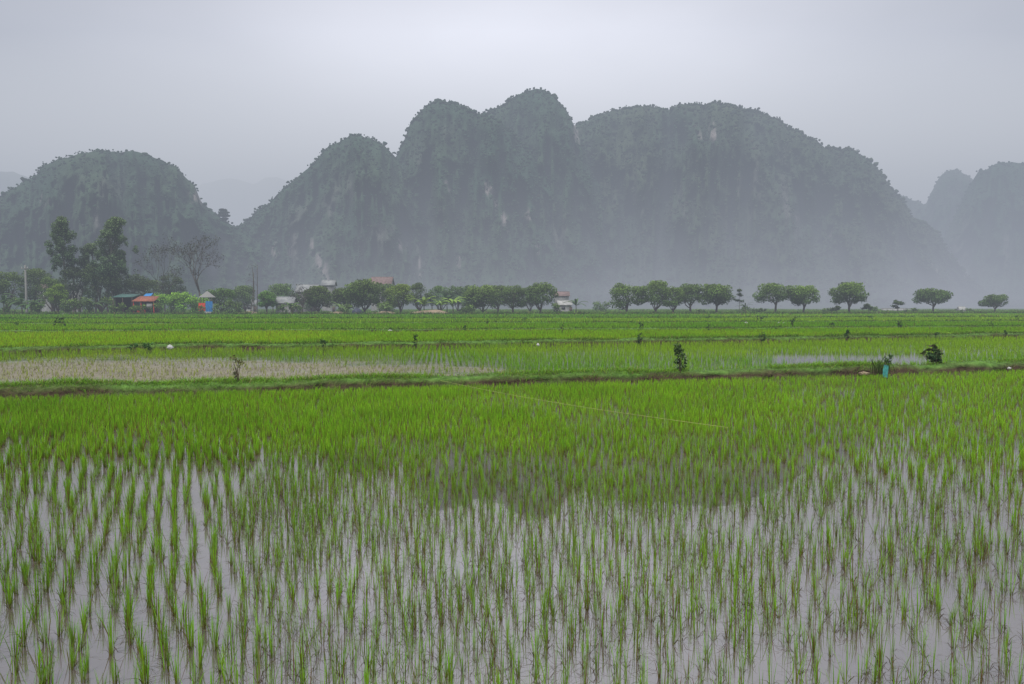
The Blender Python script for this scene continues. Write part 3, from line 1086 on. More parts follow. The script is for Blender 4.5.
def round_tree(px, Y, wpx, toppx, basepx, label, col=(.045, .075, .022), group='round-crowned trees in the orchard row', flat=1.0, bare=.28, name='fruit_tree', cat='tree', skew=0.0, stems=3, dens=1.0):
    u = Y / F
    x, _, _ = base_at(px, Y)
    Ht = (basepx - toppx) * u
    R = wpx * u * .52
    col = tuple(np.array(col) * np.array([2.0, 2.1, 1.3]))
    t = thing(name, label, cat, (x, Y, -.05), 0, group)
    tb = MB()
    hb = Ht * bare
    # trunk with a flare, forking low into spreading limbs
    bx, by = rng.normal(0, .15, 2)
    r0 = max(.14, Ht * .032)
    tb.tube([(0, 0, -.2), (bx * .2, by * .2, .25), (bx * .6, by * .6, hb * .6), (bx, by, hb)], [r0 * 1.5, r0 * 1.1, r0, r0 * .9], BARK)
    hc = Ht * (1 + bare * .6) / 2
    rzc = (Ht - hc)
    tips = []
    nl = stems + 3
    for i in range(nl):
        a = 2 * math.pi * i / nl + rng.uniform(-.4, .4)
        rr = R * rng.uniform(.35, .60)
        tip = (math.cos(a) * rr + skew * R * .3, math.sin(a) * rr, hc + rzc * rng.uniform(-.1, .5))
        start = (bx * .8, by * .8, hb * rng.uniform(.6, 1.0))
        p = limb_pts(start, tip, .09, 6)
        tb.tube(p, np.linspace(r0 * .62, r0 * .14, 6), BARK, 6)
        for _ in range(2):
            q0 = p[3]
            q1 = q0 + np.array([rng.normal(0, R * .16), rng.normal(0, R * .16), rng.uniform(.1, .4) * rzc])
            tb.tube(limb_pts(q0, q1, .1, 4), np.linspace(r0 * .3, r0 * .07, 4), BARK, 5)
    tb.build('trunk', M_BARK, t, True)
    lobes = []
    nlb = int(rng.integers(20, 36))
    wob_ = rng.uniform(0, 6.28, 3)
    zlow_ = rng.uniform(-.85, -.35)
    flat = flat * rng.uniform(.9, 1.15)
    for i in range(nlb):
        # points over a dome with a ragged skirt
        zf = rng.uniform(zlow_, 1) if i > 6 else rng.uniform(.4, 1)
        rad = math.sqrt(max(0, 1 - max(zf, 0) ** 2 * .85)) * (1 if zf > 0 else (1 + zf * .25)) * .78
        a = rng.uniform(0, 2 * math.pi)
        rr = rad * R * (rng.uniform(.86, 1.04) if rng.random() < .8 else rng.uniform(.2, .7))
        lx = math.cos(a) * rr + skew * R * .25 * (1 if math.cos(a) > 0 else .3)
        lr = R * rng.uniform(.15, .38)
        rr *= 1 + .14 * math.sin(2 * a + wob_[0]) + .08 * math.sin(5 * a + wob_[1])
        lx = math.cos(a) * rr + skew * R * .25 * (1 if math.cos(a) > 0 else .3)
        lz = hc + (zf * rzc * .80 if zf > 0 else zf * rzc * .8) * flat
        lobes.append((lx, math.sin(a) * rr, min(lz, Ht - lr * .7), lr, lr * .72))
    lobes.append((skew * R * .2, 0, hc + rzc * .15, R * .72, rzc * .72))
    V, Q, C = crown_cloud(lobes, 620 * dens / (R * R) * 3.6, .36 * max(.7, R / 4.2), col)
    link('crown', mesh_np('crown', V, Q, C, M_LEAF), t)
    return t


YT = 168
OL = (.048, .082, .022)
OR = (.052, .085, .026)
round_tree(626, YT + 2, 34, 284, 315, 'single round-crowned tree standing at the left end of the right-hand row', OL, bare=.12)
round_tree(656, YT, 32, 281, 315, 'broad round tree with low skirt, second in the right-hand row', OL, bare=.14)
round_tree(673, YT + 3, 24, 287, 315, 'small rounded tree squeezed between two larger trees', OL, bare=.14)
round_tree(690, YT + 6, 30, 283, 314, 'dark tree with split trunk in the middle of the row', (.036, .062, .022), bare=.28)
round_tree(716, YT + 4, 38, 284, 314, 'wide umbrella tree at the right end of the tight row', (.044, .075, .023), bare=.30)
round_tree(775, YT + 5, 36, 282, 313, 'flat-topped tree with two leaning stems, left of a close pair', (.044, .075, .023), bare=.34, skew=-.2)
round_tree(803, YT + 4, 33, 284, 313, 'lighter green tree with straight trunk, right of a close pair', (.058, .10, .025), bare=.28)
round_tree(849, YT + 2, 38, 281, 313, 'lone umbrella tree with forked trunk and clear space on both sides', (.046, .078, .024), bare=.32)
round_tree(933, YT + 20, 38, 287, 312, 'lone flat spreading tree with narrow base near the right edge', (.036, .066, .022), bare=.36, flat=.8)
round_tree(995, YT + 22, 26, 292, 311, 'rightmost small dark tree with drooping crown', (.034, .060, .022), bare=.24, skew=.3)
round_tree(319, YT + 2, 30, 285, 314, 'low dark round tree beside the grey shed', (.036, .058, .022), group=None, bare=.12)
round_tree(364, YT, 44, 279, 314, 'big broad tree with the dark tarp heap at its foot', (.042, .070, .022), group=None, bare=.12)
round_tree(342, YT + 8, 26, 287, 314, 'small tree filling the gap behind two dark round trees', (.038, .06, .022), group=None, bare=.12)
round_tree(400, YT + 1, 34, 284, 314, 'yellowish green round tree left of the banana plants', (.062, .095, .022), group=None, bare=.12)
round_tree(419, YT + 12, 24, 281, 312, 'dark taller tree behind the yellowish round tree', (.034, .055, .022), group=None, bare=.14)
round_tree(483, YT + 2, 36, 286, 315, 'pale green round tree right of the banana plants', (.050, .082, .028), group=None, bare=.10)
round_tree(513, YT + 4, 28, 284, 314, 'dark tree with an open base between two round trees', (.036, .062, .022), group=None, bare=.20)
round_tree(541, YT + 2, 34, 282, 314, 'dark green round tree just left of the white roofed house', (.040, .068, .022), group=None, bare=.12)
round_tree(498, YT + 16, 26, 284, 312, 'hazy tree seen over the shoulders of the round trees', (.040, .065, .028), group=None, bare=.15)
round_tree(267, YT - 1, 20, 290, 314, 'small bright green tree left of the white hut', (.045, .095, .025), group=None, bare=.3)
round_tree(221, YT - 2, 26, 287, 315, 'dark leafy tree overhanging the blue tarpaulin stall', (.035, .070, .02), group=None, bare=.12)


def slim_tree(px, Y, wpx, toppx, basepx, label, col=(.035, .06, .024), lean=0.0, crown0=.3, nl=26, group=None):
    """tall eucalyptus-like tree: thin stem, feathery layered foliage with gaps"""
    u = Y / F
    x = base_at(px, Y)[0]
    Ht = (basepx - toppx) * u
    R = wpx * u * .5
    t = thing('eucalyptus_tree', label, 'tree', (x, Y, -.05), 0, group)
    tb = MB()
    zz = np.linspace(-.2, Ht * .97, 9)
    cx = lean * R * (zz / Ht) ** 2 + np.cumsum(rng.normal(0, .12, 9))
    cy = np.cumsum(rng.normal(0, .12, 9))
    tb.tube(np.stack([cx, cy, zz], 1), np.linspace(.26, .04, 9), (.16, .15, .13))
    lobes = []
    for i in range(nl):
        f = crown0 + (1 - crown0) * ((i + .5) / nl)
        z = Ht * f
        wf_ = math.sin(min(1, (1 - f) / (1 - crown0) * 1.25) * math.pi * .5) * (1 if f > crown0 + .15 else .8)
        a = rng.uniform(0, 2 * math.pi)
        rr = R * wf_ * rng.uniform(.3, .95)
        sx_ = np.interp(z, zz, cx)
        sy_ = np.interp(z, zz, cy)
        tip = np.array([sx_ + math.cos(a) * rr, sy_ + math.sin(a) * rr, z + R * .18])
        st0 = np.array([np.interp(z - R * .5, zz, cx), np.interp(z - R * .5, zz, cy), max(1.5, z - R * .5)])
        tb.tube(limb_pts(st0, tip, .06, 5), np.linspace(.09, .02, 5), (.13, .12, .10), 5)
        lr = R * rng.uniform(.14, .28)
        lobes.append((tip[0], tip[1], min(tip[2], Ht - lr), lr, lr * 1.15))
        if rng.random() < .7:
            lobes.append((tip[0] + rng.normal(0, lr), tip[1] + rng.normal(0, lr), tip[2] - lr * 1.5, lr * .7, lr * .9))
    tb.build('trunk', M_BARK, t, True)
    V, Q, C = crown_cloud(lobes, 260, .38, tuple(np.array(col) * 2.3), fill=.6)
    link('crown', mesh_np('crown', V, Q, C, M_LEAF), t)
    return t


slim_tree(66, 172, 32, 217, 313, 'tall feathery tree with drooping foliage, left of the tall pair', lean=.1, crown0=.48, nl=44)
slim_tree(107, 171, 40, 217, 313, 'tall leaning tree with a split top, right of the tall pair', lean=.5, crown0=.35, nl=46)
slim_tree(95, 176, 36, 243, 313, 'lower feathery tree filling between the two tall trees', lean=-.1, crown0=.3)
slim_tree(122, 174, 26, 250, 313, 'short thin feathery tree right of the tall pair', lean=.2, crown0=.3, nl=20)


def bare_tree(px, Y, wpx, toppx, basepx, label, spread=1.0, leafn=500):
    u = Y / F
    x = base_at(px, Y)[0]
    Ht = (basepx - toppx) * u
    R = wpx * u * .5
    t = thing('bare_tree', label, 'tree', (x, Y, -.05), 0, 'half-bare trees behind the bushes')
    tb = MB()
    c = (.075, .065, .055)
    ends = []

    def grow(p, d, ln, r, k):
        q = p + d * ln
        tb.tube(limb_pts(p, q, .06, 3), np.linspace(r, r * .6, 3), c, 4)
        if k == 0:
            ends.append(q)
            return
        for _ in range(3 if k > 1 else 2):
            nd = d + rng.normal(0, .42 * spread, 3) + np.array([0, 0, .12])
            nd /= np.linalg.norm(nd)
            grow(q, nd, ln * rng.uniform(.62, .85), max(r * .55, .022), k - 1)
    grow(np.array([0, 0, -.2]), np.array([0, 0, 1.0]), Ht * .22, .22, 5)
    E = np.array(ends)
    # fit to the drawn size
    V = np.concatenate(tb.V)
    s = np.array([R / max(1e-3, np.percentile(np.abs(E[:, 0]), 97)), R / max(1e-3, np.percentile(np.abs(E[:, 1]), 97)), Ht / E[:, 2].max()])
    tb.V = [v * s for v in tb.V]
    tb.build('trunk', M_BARK, t, True)
    P = (E * s)[rng.integers(0, len(E), leafn)] + rng.normal(0, .45, (leafn, 3))
    V, Q, C = leaf_cards(P, .38, np.array([.06, .065, .045]) * rng.uniform(.6, 1.3, (leafn, 1)))
    link('crown', mesh_np('crown', V, Q, C, M_LEAF), t)


bare_tree(165, 178, 42, 236, 313, 'half-bare tree with thin twisted branches, left of two', 1.1, 550)
bare_tree(200, 176, 50, 236, 313, 'half-bare tree with wide rounded twig crown, right of two', 1.0, 700)
bare_tree(303, 166, 20, 284, 314, 'dry grey shrub-like tree in front of the grey shed', 1.3, 200)


def bush(px, Y, wpx, toppx, basepx, label, col=(.045, .085, .022), group=None, name='bush', size=.4, n=10, cat='bush', dens=1.0, stalks=4):
    u = Y / F
    x = base_at(px, Y)[0]
    Ht = (basepx - toppx) * u
    R = wpx * u * .6
    col = tuple(np.array(col) * np.array([2.0, 2.1, 1.3]))
    t = thing(name, label, cat, (x, Y, 0), 0, group)
    tb = MB()
    for i in range(stalks):
        a = rng.uniform(0, 6.28)
        tb.tube(limb_pts((rng.normal(0, R * .15), rng.normal(0, R * .15), -.05), (math.cos(a) * R * .6, math.sin(a) * R * .5, Ht * .75), .05, 4), np.linspace(max(.02, Ht * .012), .006, 4), (.08, .065, .045), 5)
    tb.build('stem', M_BARK, t, True)
    lobes = []
    for i in range(n):
        a = rng.uniform(0, 6.28)
        rr = R * rng.uniform(.1, .75)
        lr = min(R, Ht) * rng.uniform(.22, .38)
        hz = Ht * (1 - .35 * (rr / R) ** 2)
        lobes.append((math.cos(a) * rr, math.sin(a) * rr, rng.uniform(lr * .7, max(lr * .8, hz - lr)) if i % 2 else hz - lr, lr, lr))
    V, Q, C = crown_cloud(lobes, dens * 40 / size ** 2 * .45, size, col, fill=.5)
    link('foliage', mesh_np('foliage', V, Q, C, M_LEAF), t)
    return t


for i, (a, wd_, tp_, lb) in enumerate([(164, 26, 293, 'left leafy bush of the bright hedge beside the orange-roofed stall'), (182, 26, 292, 'middle leafy bush of the bright hedge'), (197, 20, 295, 'right leafy bush of the bright hedge beside the red and blue tarpaulins')]):
    bush(a, 163, wd_, tp_, 315, lb, (.075, .15, .024), 'bushes forming the hedge by the stall', n=16)
# vegetation behind and around the village
rows_ = [
    (8, 176, 34, 270, 'dull green tree at the left edge behind the banana plants', (.036, .06, .024)),
    (38, 182, 32, 268, 'dull green tree right of the concrete pole', (.040, .065, .028)),
    (54, 175, 26, 277, 'low tree below the left tall tree', (.040, .070, .024)),
    (58, 164, 20, 282, 'bright yellow-green young tree in front of the village', (.075, .125, .022)),
    (75, 173, 30, 264, 'dark thick tree under the tall feathery pair, left side', (.028, .046, .022)),
    (102, 170, 36, 262, 'dark thick tree at the foot of the leaning tall tree', (.024, .040, .020)),
    (118, 176, 24, 268, 'dark tree above the green awning', (.026, .045, .022)),
    (138, 180, 28, 274, 'dull green tree behind the orange-roofed stall', (.038, .06, .026)),
    (152, 184, 24, 280, 'small dull tree right behind the orange roof', (.042, .066, .028)),
    (172, 180, 26, 270, 'dark thicket under the left half-bare tree', (.028, .045, .024)),
    (238, 190, 24, 288, 'hazy low tree left of the thin poles', (.038, .066, .032)),
    (283, 195, 34, 284, 'hazy pale tree behind the white hut', (.042, .075, .036)),
    (245, 196, 26, 286, 'hazy pale tree behind the thin poles', (.042, .07, .036)),
    (312, 198, 24, 288, 'hazy tree beside the grey shed roof', (.038, .066, .032)),
    (385, 196, 30, 283, 'hazy tree below the pink roof', (.038, .064, .03)),
    (440, 190, 26, 286, 'hazy tree behind the left banana plants', (.038, .07, .034)),
    (458, 196, 28, 286, 'hazy tree behind the right banana plants', (.036, .064, .032)),
    (530, 200, 26, 287, 'hazy tree between the dark round trees', (.034, .06, .03)),
    (468, 186, 16, 284, 'small dark tree left of the pale round tree', (.034, .058, .03)),
]
for (a, Y, wd_, tp_, lb, c) in rows_:
    round_tree(a, Y, wd_, tp_, 313.5, lb, c, group=None, bare=.08, name='village_tree', dens=.7)
low = [(140, 155.5, 14, 303, 'leafy bush covering the foot of the orange-roofed stall'), (122, 155.5, 12, 302, 'leafy bush covering the middle of the dark shed'), (202, 155.2, 9, 305, 'small bush at the left foot of the red tarpaulin'), (131, 156, 12, 305, 'small bush before the dark shed, right side'), (114, 156, 10, 304, 'small bush before the dark shed, left side'), (157, 156.2, 12, 301, 'small bush at the corner of the orange-roofed stall'), (215, 156, 10, 303, 'small bush at the right foot of the blue tarpaulin'), (15, 165, 22, 297, 'low bush left of the concrete pole'), (40, 162, 20, 299, 'low bush right of the concrete pole'), (70, 162, 22, 298, 'low bush below the white washing'), (88, 163, 24, 296, 'low bush left of the dark shed'),
       (108, 164, 20, 297, 'low bush touching the dark shed'), (232, 163, 22, 299, 'low bush right of the blue tarpaulin stall'), (283, 166, 12, 304, 'tiny bush before the white hut'), (298, 162, 12, 304, 'grey-green bush beside the dry shrub'), (345, 163, 16, 303, 'low bush left of the tarp heap'),
       (385, 163, 20, 302, 'low bush between the big tree and the yellowish tree'), (470, 165, 20, 304, 'low bush by the pale round tree'), (556, 166, 14, 303, 'low bush beside the white roofed house')]
for (a, Y, wd_, tp_, lb) in low:
    bush(a, Y, wd_, tp_, 314.5, lb, (.040, .070, .024), 'low bushes along the village edge', n=8)
# taller weeds/bushes at the edges of the far fields on the right
for (a, Y, wd_, tp_, b_, lb) in [(600, 205, 30, 300, 312, 'hazy low bush left of the right-hand tree row'), (746, 185, 18, 306, 313, 'low weeds below the spiky palm'), (826, 186, 12, 307, 313, 'low bush between the pair and the lone tree'), (762, 178, 12, 307, 313, 'tiny bush left of the leaning stems'),
                                   (872, 185, 12, 305, 313, 'thin weedy bush right of the lone umbrella tree'), (912, 190, 14, 306, 312, 'low bush left of the flat spreading tree'), (964, 200, 26, 307, 312, 'low hazy scrub by the white tent'), (700, 180, 16, 309, 314, 'dark low bush below the row')]:
    bush(a, Y, wd_, tp_, b_, lb, (.042, .072, .03), None, n=7)


def banana(px, Y, toppx, basepx, label, col=(.06, .13, .022), nl=9, group='banana plants', spread=.55, wide=.5, upright=.35):
    u = Y / F
    x = base_at(px, Y)[0]
    Ht = (basepx - toppx) * u
    t = thing('banana_plant', label, 'banana plant', (x, Y, 0), 0, group)
    tb = MB()
    sh = Ht * .42
    tb.tube([(0, 0, -.1), (.03, 0, sh * .5), (0, .03, sh)], [.17, .13, .09], (.10, .11, .05))
    tb.build('stem', M_BARK, t, True)
    lf = MB()
    for i in range(nl):
        a = 2 * math.pi * i / nl + rng.uniform(-.4, .4)
        ln = Ht * .78 * rng.uniform(.8, 1.1)
        e = rng.uniform(upright, 1.25)
        pts = []
        K = 7
        p = np.array([0, 0, sh])
        for k in range(K):
            tt = k / (K - 1)
            pts.append(p.copy())
            el = e - tt * 1.5
            p = p + np.array([math.cos(a) * math.cos(el), math.sin(a) * math.cos(el), math.sin(el)]) * ln / (K - 1)
        pts = np.array(pts)
        pts[:, 2] = np.minimum(pts[:, 2], Ht)
        side = np.array([-math.sin(a), math.cos(a), 0])
        wv = wide * np.array([.12, .55, .9, 1, .9, .6, .08])
        dropz = np.array([0, 0, -.18 * wide])
        V = []
        for k in range(K):
            V += [pts[k] - side * wv[k] * .5 + dropz * (k > 0), pts[k], pts[k] + side * wv[k] * .5 + dropz * (k > 0)]
        Q = []
        for k in range(K - 1):
            Q += [(3 * k, 3 * k + 1, 3 * k + 4, 3 * k + 3), (3 * k + 1, 3 * k + 2, 3 * k + 5, 3 * k + 4)]
        lf.add(V, Q, c=np.array(col) * rng.uniform(.7, 1.3))
    lf.build('crown', M_LEAF, t)
    return t


for (a, Y, tp_, lb, c, wd_) in [
    (4, 160, 288, 'dark banana plant at the very left edge', (.04, .085, .025), .8),
    (22, 160, 288, 'banana plant with wide drooping leaves below the concrete pole', (.05, .105, .028), .8),
    (31, 158, 293, 'small banana plant right of the concrete pole', (.05, .11, .028), .7),
    (93, 161, 293, 'banana plant before the dark village trees', (.048, .09, .028), .7),
    (424, 163, 292, 'bright yellow-green banana plant beside the pale earth bank', (.17, .27, .03), .8),
    (441, 166, 294, 'bright banana plant in the middle of the banana patch', (.13, .22, .035), .7),
    (453, 166, 291, 'tall bright banana plant left of the pale round tree', (.16, .26, .03), .8),
    (432, 172, 290, 'dull green banana plant behind the bright ones, left', (.05, .10, .035), .9),
    (447, 174, 289, 'dull green banana plant behind the bright ones, right', (.05, .10, .035), .9),
    (462, 173, 289, 'dull green banana plant touching the pale round tree', (.055, .105, .035), .9),
    (340, 160, 299, 'small pale banana sprout left of the tarp heap', (.10, .17, .04), .5),
    (386, 160, 302, 'tiny pale banana sprout under the trees', (.10, .17, .04), .5),
    (291, 160, 297, 'bright banana sprout in front of the white hut', (.08, .15, .03), .6),
    (576, 170, 295, 'pale banana plant right of the white roofed house', (.06, .11, .035), .6),
    (273, 178, 290, 'hazy banana plant above the small bright tree', (.05, .10, .04), .8)]:
    banana(a, Y, tp_, 314.5, lb, c, wide=wd_, nl=7 if wd_ < .7 else 9, upright=.6 if c[0] > .1 else .3)
banana(745, 170, 299, 313.5, 'spiky young palm with narrow leaves at the end of the tight tree row', (.04, .075, .025), nl=15, group=None, wide=.28, upright=-.1).name = 'palm_tree'
bpy.data.objects['palm_tree']['category'] = 'palm'


def tier_tree(px, Y, toppx, basepx, label, wpx=16):
    u = Y / F
    x = base_at(px, Y)[0]
    Ht = (basepx - toppx) * u
    t = thing('young_tree', label, 'tree', (x, Y, 0))
    tb = MB()
    tb.tube([(0, 0, -.1), (.15, 0, Ht * .5), (0, .1, Ht)], [.07, .05, .02], BARK)
    lobes = []
    for k in range(9):
        f = rng.uniform(.4, .95)
        a = rng.uniform(0, 6.28)
        L_ = wpx * u * .55 * (1.1 - f * .6) * rng.uniform(.6, 1.1)
        dx, dy = math.cos(a), math.sin(a)
        tb.tube([(0, 0, Ht * f - .4), (dx * L_ * .6, dy * L_ * .6, Ht * f), (dx * L_, dy * L_, Ht * f + .05)], [.025, .018, .01], BARK, 5)
        for q in (.35, .6, .8, 1.0):
            lobes.append((dx * L_ * q, dy * L_ * q, Ht * f + .05, rng.uniform(.35, .65), rng.uniform(.2, .4)))
    tb.build('trunk', M_BARK, t)
    V, Q, C = crown_cloud(lobes, 90, .3, (.05, .085, .03), fill=.6)
    link('crown', mesh_np('crown', V, Q, C, M_LEAF), t)


tier_tree(897, 168, 298, 312.5, 'thin young tree with flat tiers of branches before the long white wall', 18)
tier_tree(739, 175, 286, 313, 'slender sapling rising right of the tight tree row', 10)
tier_tree(868, 172, 302, 313, 'small spindly tree right of the lone umbrella tree', 12)
tier_tree(836, 178, 305, 313, 'tiny spindly tree left of the lone umbrella tree', 9)
# little tree on the saddle between the hills
X_, Y_, Z_ = at(227, 221, 640)
o = tier_tree
t = thing('saddle_tree', 'tiny layered tree standing out against the sky in the saddle of the hills', 'tree', (X_, 632, Z_ - 4))
tb = MB()
tb.tube([(0, 0, -4), (0, 0, 6), (0, 0, 13)], [.7, .5, .2], BARK)
tb.build('trunk', M_BARK, t)
lobes = [(rng.normal(0, 1.2), rng.normal(0, 1.0), z, 3.4 - abs(z - 8) * .25, 1.1) for z in (2, 5, 8, 10.5, 13) for _ in range(3)]
V, Q, C = crown_cloud(lobes, 40, 1.3, (.03, .05, .028), fill=.6)
link('crown', mesh_np('crown', V, Q, C, M_LEAF), t)

# ------------------------------------------------------------------ buildings and small village things
M_WHITE = mat_plain('white_wall', (.42, .42, .41), (.3, .3, .29), 1.2, .85)
M_GREYW = mat_plain('grey_wall', (.34, .34, .34), (.24, .24, .24), 1.0, .85)
M_PINK = mat_plain('faded_pink_roof', (.22, .15, .145), (.15, .11, .10), 1.5, .8)
M_ORANGE = mat_plain('orange_tile_roof', (.36, .11, .06), (.16, .07, .05), 2.5, .7)
M_SHEET = mat_plain('pale_sheet_roof', (.27, .28, .28), (.17, .18, .19), .8, .5)
M_DARK = mat_plain('dark_interior', (.02, .02, .022), (.012, .012, .014), 2, .9)
M_BLUE = mat_plain('blue_tarpaulin', (.02, .20, .50), (.02, .14, .34), 2, .5)
M_RED = mat_plain('red_tarpaulin', (.70, .07, .04), (.45, .05, .03), 2, .5)
M_TEAL = mat_plain('teal_plastic', (.07, .32, .29), (.04, .2, .19), 12, .4)
M_WSACK = mat_plain('white_plastic', (.55, .55, .54), (.32, .32, .32), 10, .5)
M_CONC = mat_plain('concrete', (.2, .2, .19), (.2, .2, .19), 1.5, .85)
M_TIMBER = mat_plain('timber', (.11, .085, .06), (.07, .05, .035), 4, .85)
M_NAVY = mat_plain('dark_tarp', (.035, .045, .075), (.02, .025, .04), 2, .55)
M_EARTH = mat_plain('pale_earth', (.30, .23, .16), (.17, .14, .09), .6, .95)
M_GLASS = mat_plain('window_dark', (.03, .035, .04), (.02, .02, .025), 1, .15, .5, 0)
M_STRAW = mat_plain('straw_string', (.30, .33, .10), (.2, .24, .07), 5, .7)
M_GREENAW = mat_plain('green_awning', (.05, .13, .11), (.04, .09, .08), 2, .6)


def house(px, Y, wpx, eave, ridge, basepx, label, wall, roof, name='house', cat='house', over=.35, deep=.8, win=2, rz=0.0, group=None):
    u = Y / F
    x = base_at(px, Y)[0]
    Wd = wpx * u
    he, hr = (basepx - eave) * u, (basepx - ridge) * u
    D = Wd * deep
    t = thing(name, label, cat, (x, Y + D / 2, 0), rz, group)
    b = MB()
    w2, d2 = Wd / 2 - over, D / 2 - over
    V = [(-w2, -d2, -.2), (w2, -d2, -.2), (w2, d2, -.2), (-w2, d2, -.2), (-w2, -d2, he), (w2, -d2, he), (w2, d2, he), (-w2, d2, he), (-w2, 0, hr - .12), (w2, 0, hr - .12)]
    b.add(V, [(0, 1, 5, 4), (2, 3, 7, 6)], [(0, 4, 8), (0, 8, 3), (3, 8, 7), (1, 9, 5), (1, 2, 9), (2, 6, 9)], (.5, .5, .5))
    wl = b.build('wall', wall, t)
    r = MB()
    e0 = he - .1
    th = .12
    r.add([(-Wd / 2, -D / 2, e0), (Wd / 2, -D / 2, e0), (Wd / 2, 0, hr), (-Wd / 2, 0, hr), (-Wd / 2, -D / 2, e0 + th), (Wd / 2, -D / 2, e0 + th), (Wd / 2, 0, hr + th), (-Wd / 2, 0, hr + th)],
          [(0, 1, 2, 3), (4, 7, 6, 5), (0, 4, 5, 1), (0, 3, 7, 4), (1, 5, 6, 2)])
    r.add([(-Wd / 2, D / 2, e0), (Wd / 2, D / 2, e0), (Wd / 2, 0, hr), (-Wd / 2, 0, hr), (-Wd / 2, D / 2, e0 + th), (Wd / 2, D / 2, e0 + th), (Wd / 2, 0, hr + th), (-Wd / 2, 0, hr + th)],
          [(3, 2, 1, 0), (5, 6, 7, 4), (1, 5, 4, 0), (4, 7, 3, 0), (2, 6, 5, 1)])
    r.tube([(-Wd / 2, 0, hr + th), (Wd / 2, 0, hr + th)], .1, k=6)
    r.build('roof', roof, t)
    for i in range(win):
        cx = -w2 + (i + .6) * (2 * w2) / (win + .6)
        f = MB()
        f.box(cx - .55, cx + .55, -d2 - .05, -d2 - .003, he * .42, he * .78)
        fr = f.build('window', M_CONC, t)
        g = MB()
        g.box(cx - .45, cx + .45, -d2 - .07, -d2 - .052, he * .45, he * .75)
        g.build('pane', M_GLASS, fr)
    g = MB()
    g.box(w2 * .72, w2 * .72 + .8, -d2 - .05, -d2 - .003, 0, min(2.0, he * .8))
    g.build('door', M_TIMBER, t)
    return t


house(284, 168, 20, 303, 297, 314, 'small white hut with faded roof among young trees', M_WHITE, M_SHEET, 'hut', 'hut', win=1)
house(306, 200, 22, 291, 284, 312, 'grey house with pale gable roof behind the dry shrub', M_GREYW, M_SHEET, win=2)
house(328, 215, 14, 285, 280, 312, 'house showing only a pale sheet roof above the round trees', M_GREYW, M_SHEET, win=2)
house(381, 222, 22, 283, 276, 311, 'house with faded pink roof rising above the broad trees', M_GREYW, M_PINK, win=2)
house(562, 230, 16, 295, 291, 311, 'far house with pinkish roof right of the round trees', M_GREYW, M_PINK, win=1)
house(565, 195, 15, 304, 300, 312, 'low white house with bright roof beside the pale banana plant', M_WHITE, M_WHITE, win=1)
house(45, 200, 18, 288, 283, 312, 'house with dull pink roof half hidden at the left', M_GREYW, M_PINK, win=1)
house(75, 190, 10, 288, 283, 312, 'pale house glimpsed between the dark village trees', M_WHITE, M_SHEET, win=1)
house(250, 210, 12, 304, 300, 312, 'low pale hut behind the thin poles', M_WHITE, M_SHEET, 'hut', 'hut', win=1)
house(963, 235, 7, 309.5, 306.6, 311.5, 'small white tent-shaped hut on the far plain', M_WHITE, M_WHITE, 'hut', 'hut', win=0, over=.05)

# long white wall
u = 250 / F
x = base_at(898, 250)[0]
b = MB()
b.box(-6, 6, 0, .3, -.1, 1.1)
t = thing('boundary_wall', 'long low white wall on the far plain behind the tiered young tree', 'wall', (x, 250, 0))
b.build('wall_panel', M_WHITE, t)
b = MB()
b.box(-6.1, 6.1, -.06, .36, 1.103, 1.2)
for i in range(7):
    b.box(-6 + i * 2 - .12, -6 + i * 2 + .12, -.09, -.003, -.1, 1.1)
b.build('coping', M_CONC, t)

# orange-roofed roadside stall
Y = 158
x = base_at(147, Y)[0]
u = Y / F
t = thing('stall', 'open roadside stall with sloping orange roof and red posts', 'stall', (x, Y, 0))
b = MB()
b.add([(-2.6, -1.6, 3.0), (2.6, -1.6, 3.0), (2.3, 1.4, 4.2), (-2.3, 1.4, 4.2), (-2.6, -1.6, 3.12), (2.6, -1.6, 3.12), (2.3, 1.4, 4.32), (-2.3, 1.4, 4.32)],
      [(3, 2, 1, 0), (4, 5, 6, 7), (0, 1, 5, 4), (1, 2, 6, 5), (2, 3, 7, 6), (3, 0, 4, 7)])
b.build('roof', M_ORANGE, t)
for sx_, sy_ in ((-2.3, -1.3), (2.3, -1.3), (-2.1, 1.2), (2.1, 1.2), (-.6, -1.3)):
    b = MB()
    b.tube([(sx_, sy_, -.1), (sx_, sy_, 3.05)], .08, k=6)
    b.build('post', M_RED if sy_ < 0 else M_TIMBER, t)
b = MB()
b.box(-2.0, 2.0, 1.25, 1.3, 0, 3.3)
b.build('back_panel', M_DARK, t)
b = MB()
b.box(-1.9, -.2, -.9, 0, 0, 1.1)
b.box(-2.0, -.1, -1.0, .1, 1.103, 1.17)
b.build('counter', M_RED, t)
b = MB()
b.add([(.6, -1.25, 1.6), (1.9, -1.25, 1.6), (1.9, -1.2, 2.6), (.6, -1.2, 2.6), (.6, -1.2, 1.6), (1.9, -1.2, 1.6), (1.9, -1.15, 2.6), (.6, -1.15, 2.6)], [(0, 1, 2, 3), (7, 6, 5, 4), (0, 4, 5, 1), (2, 6, 7, 3), (1, 5, 6, 2), (0, 3, 7, 4)])
b.build('white_cloth', M_WHITE, t)
# blue sheet on top of the stall
b = MB()
b.add([(-1.6, 1.45, 4.2), (.2, 1.45, 4.3), (.3, 2.4, 5.0), (-1.4, 2.4, 4.9)], [(0, 1, 2, 3)])
tag(b.build('tarpaulin', M_BLUE, None, loc=(x, Y, 0)), 'small blue sheet lying behind the orange stall roof', 'tarpaulin')

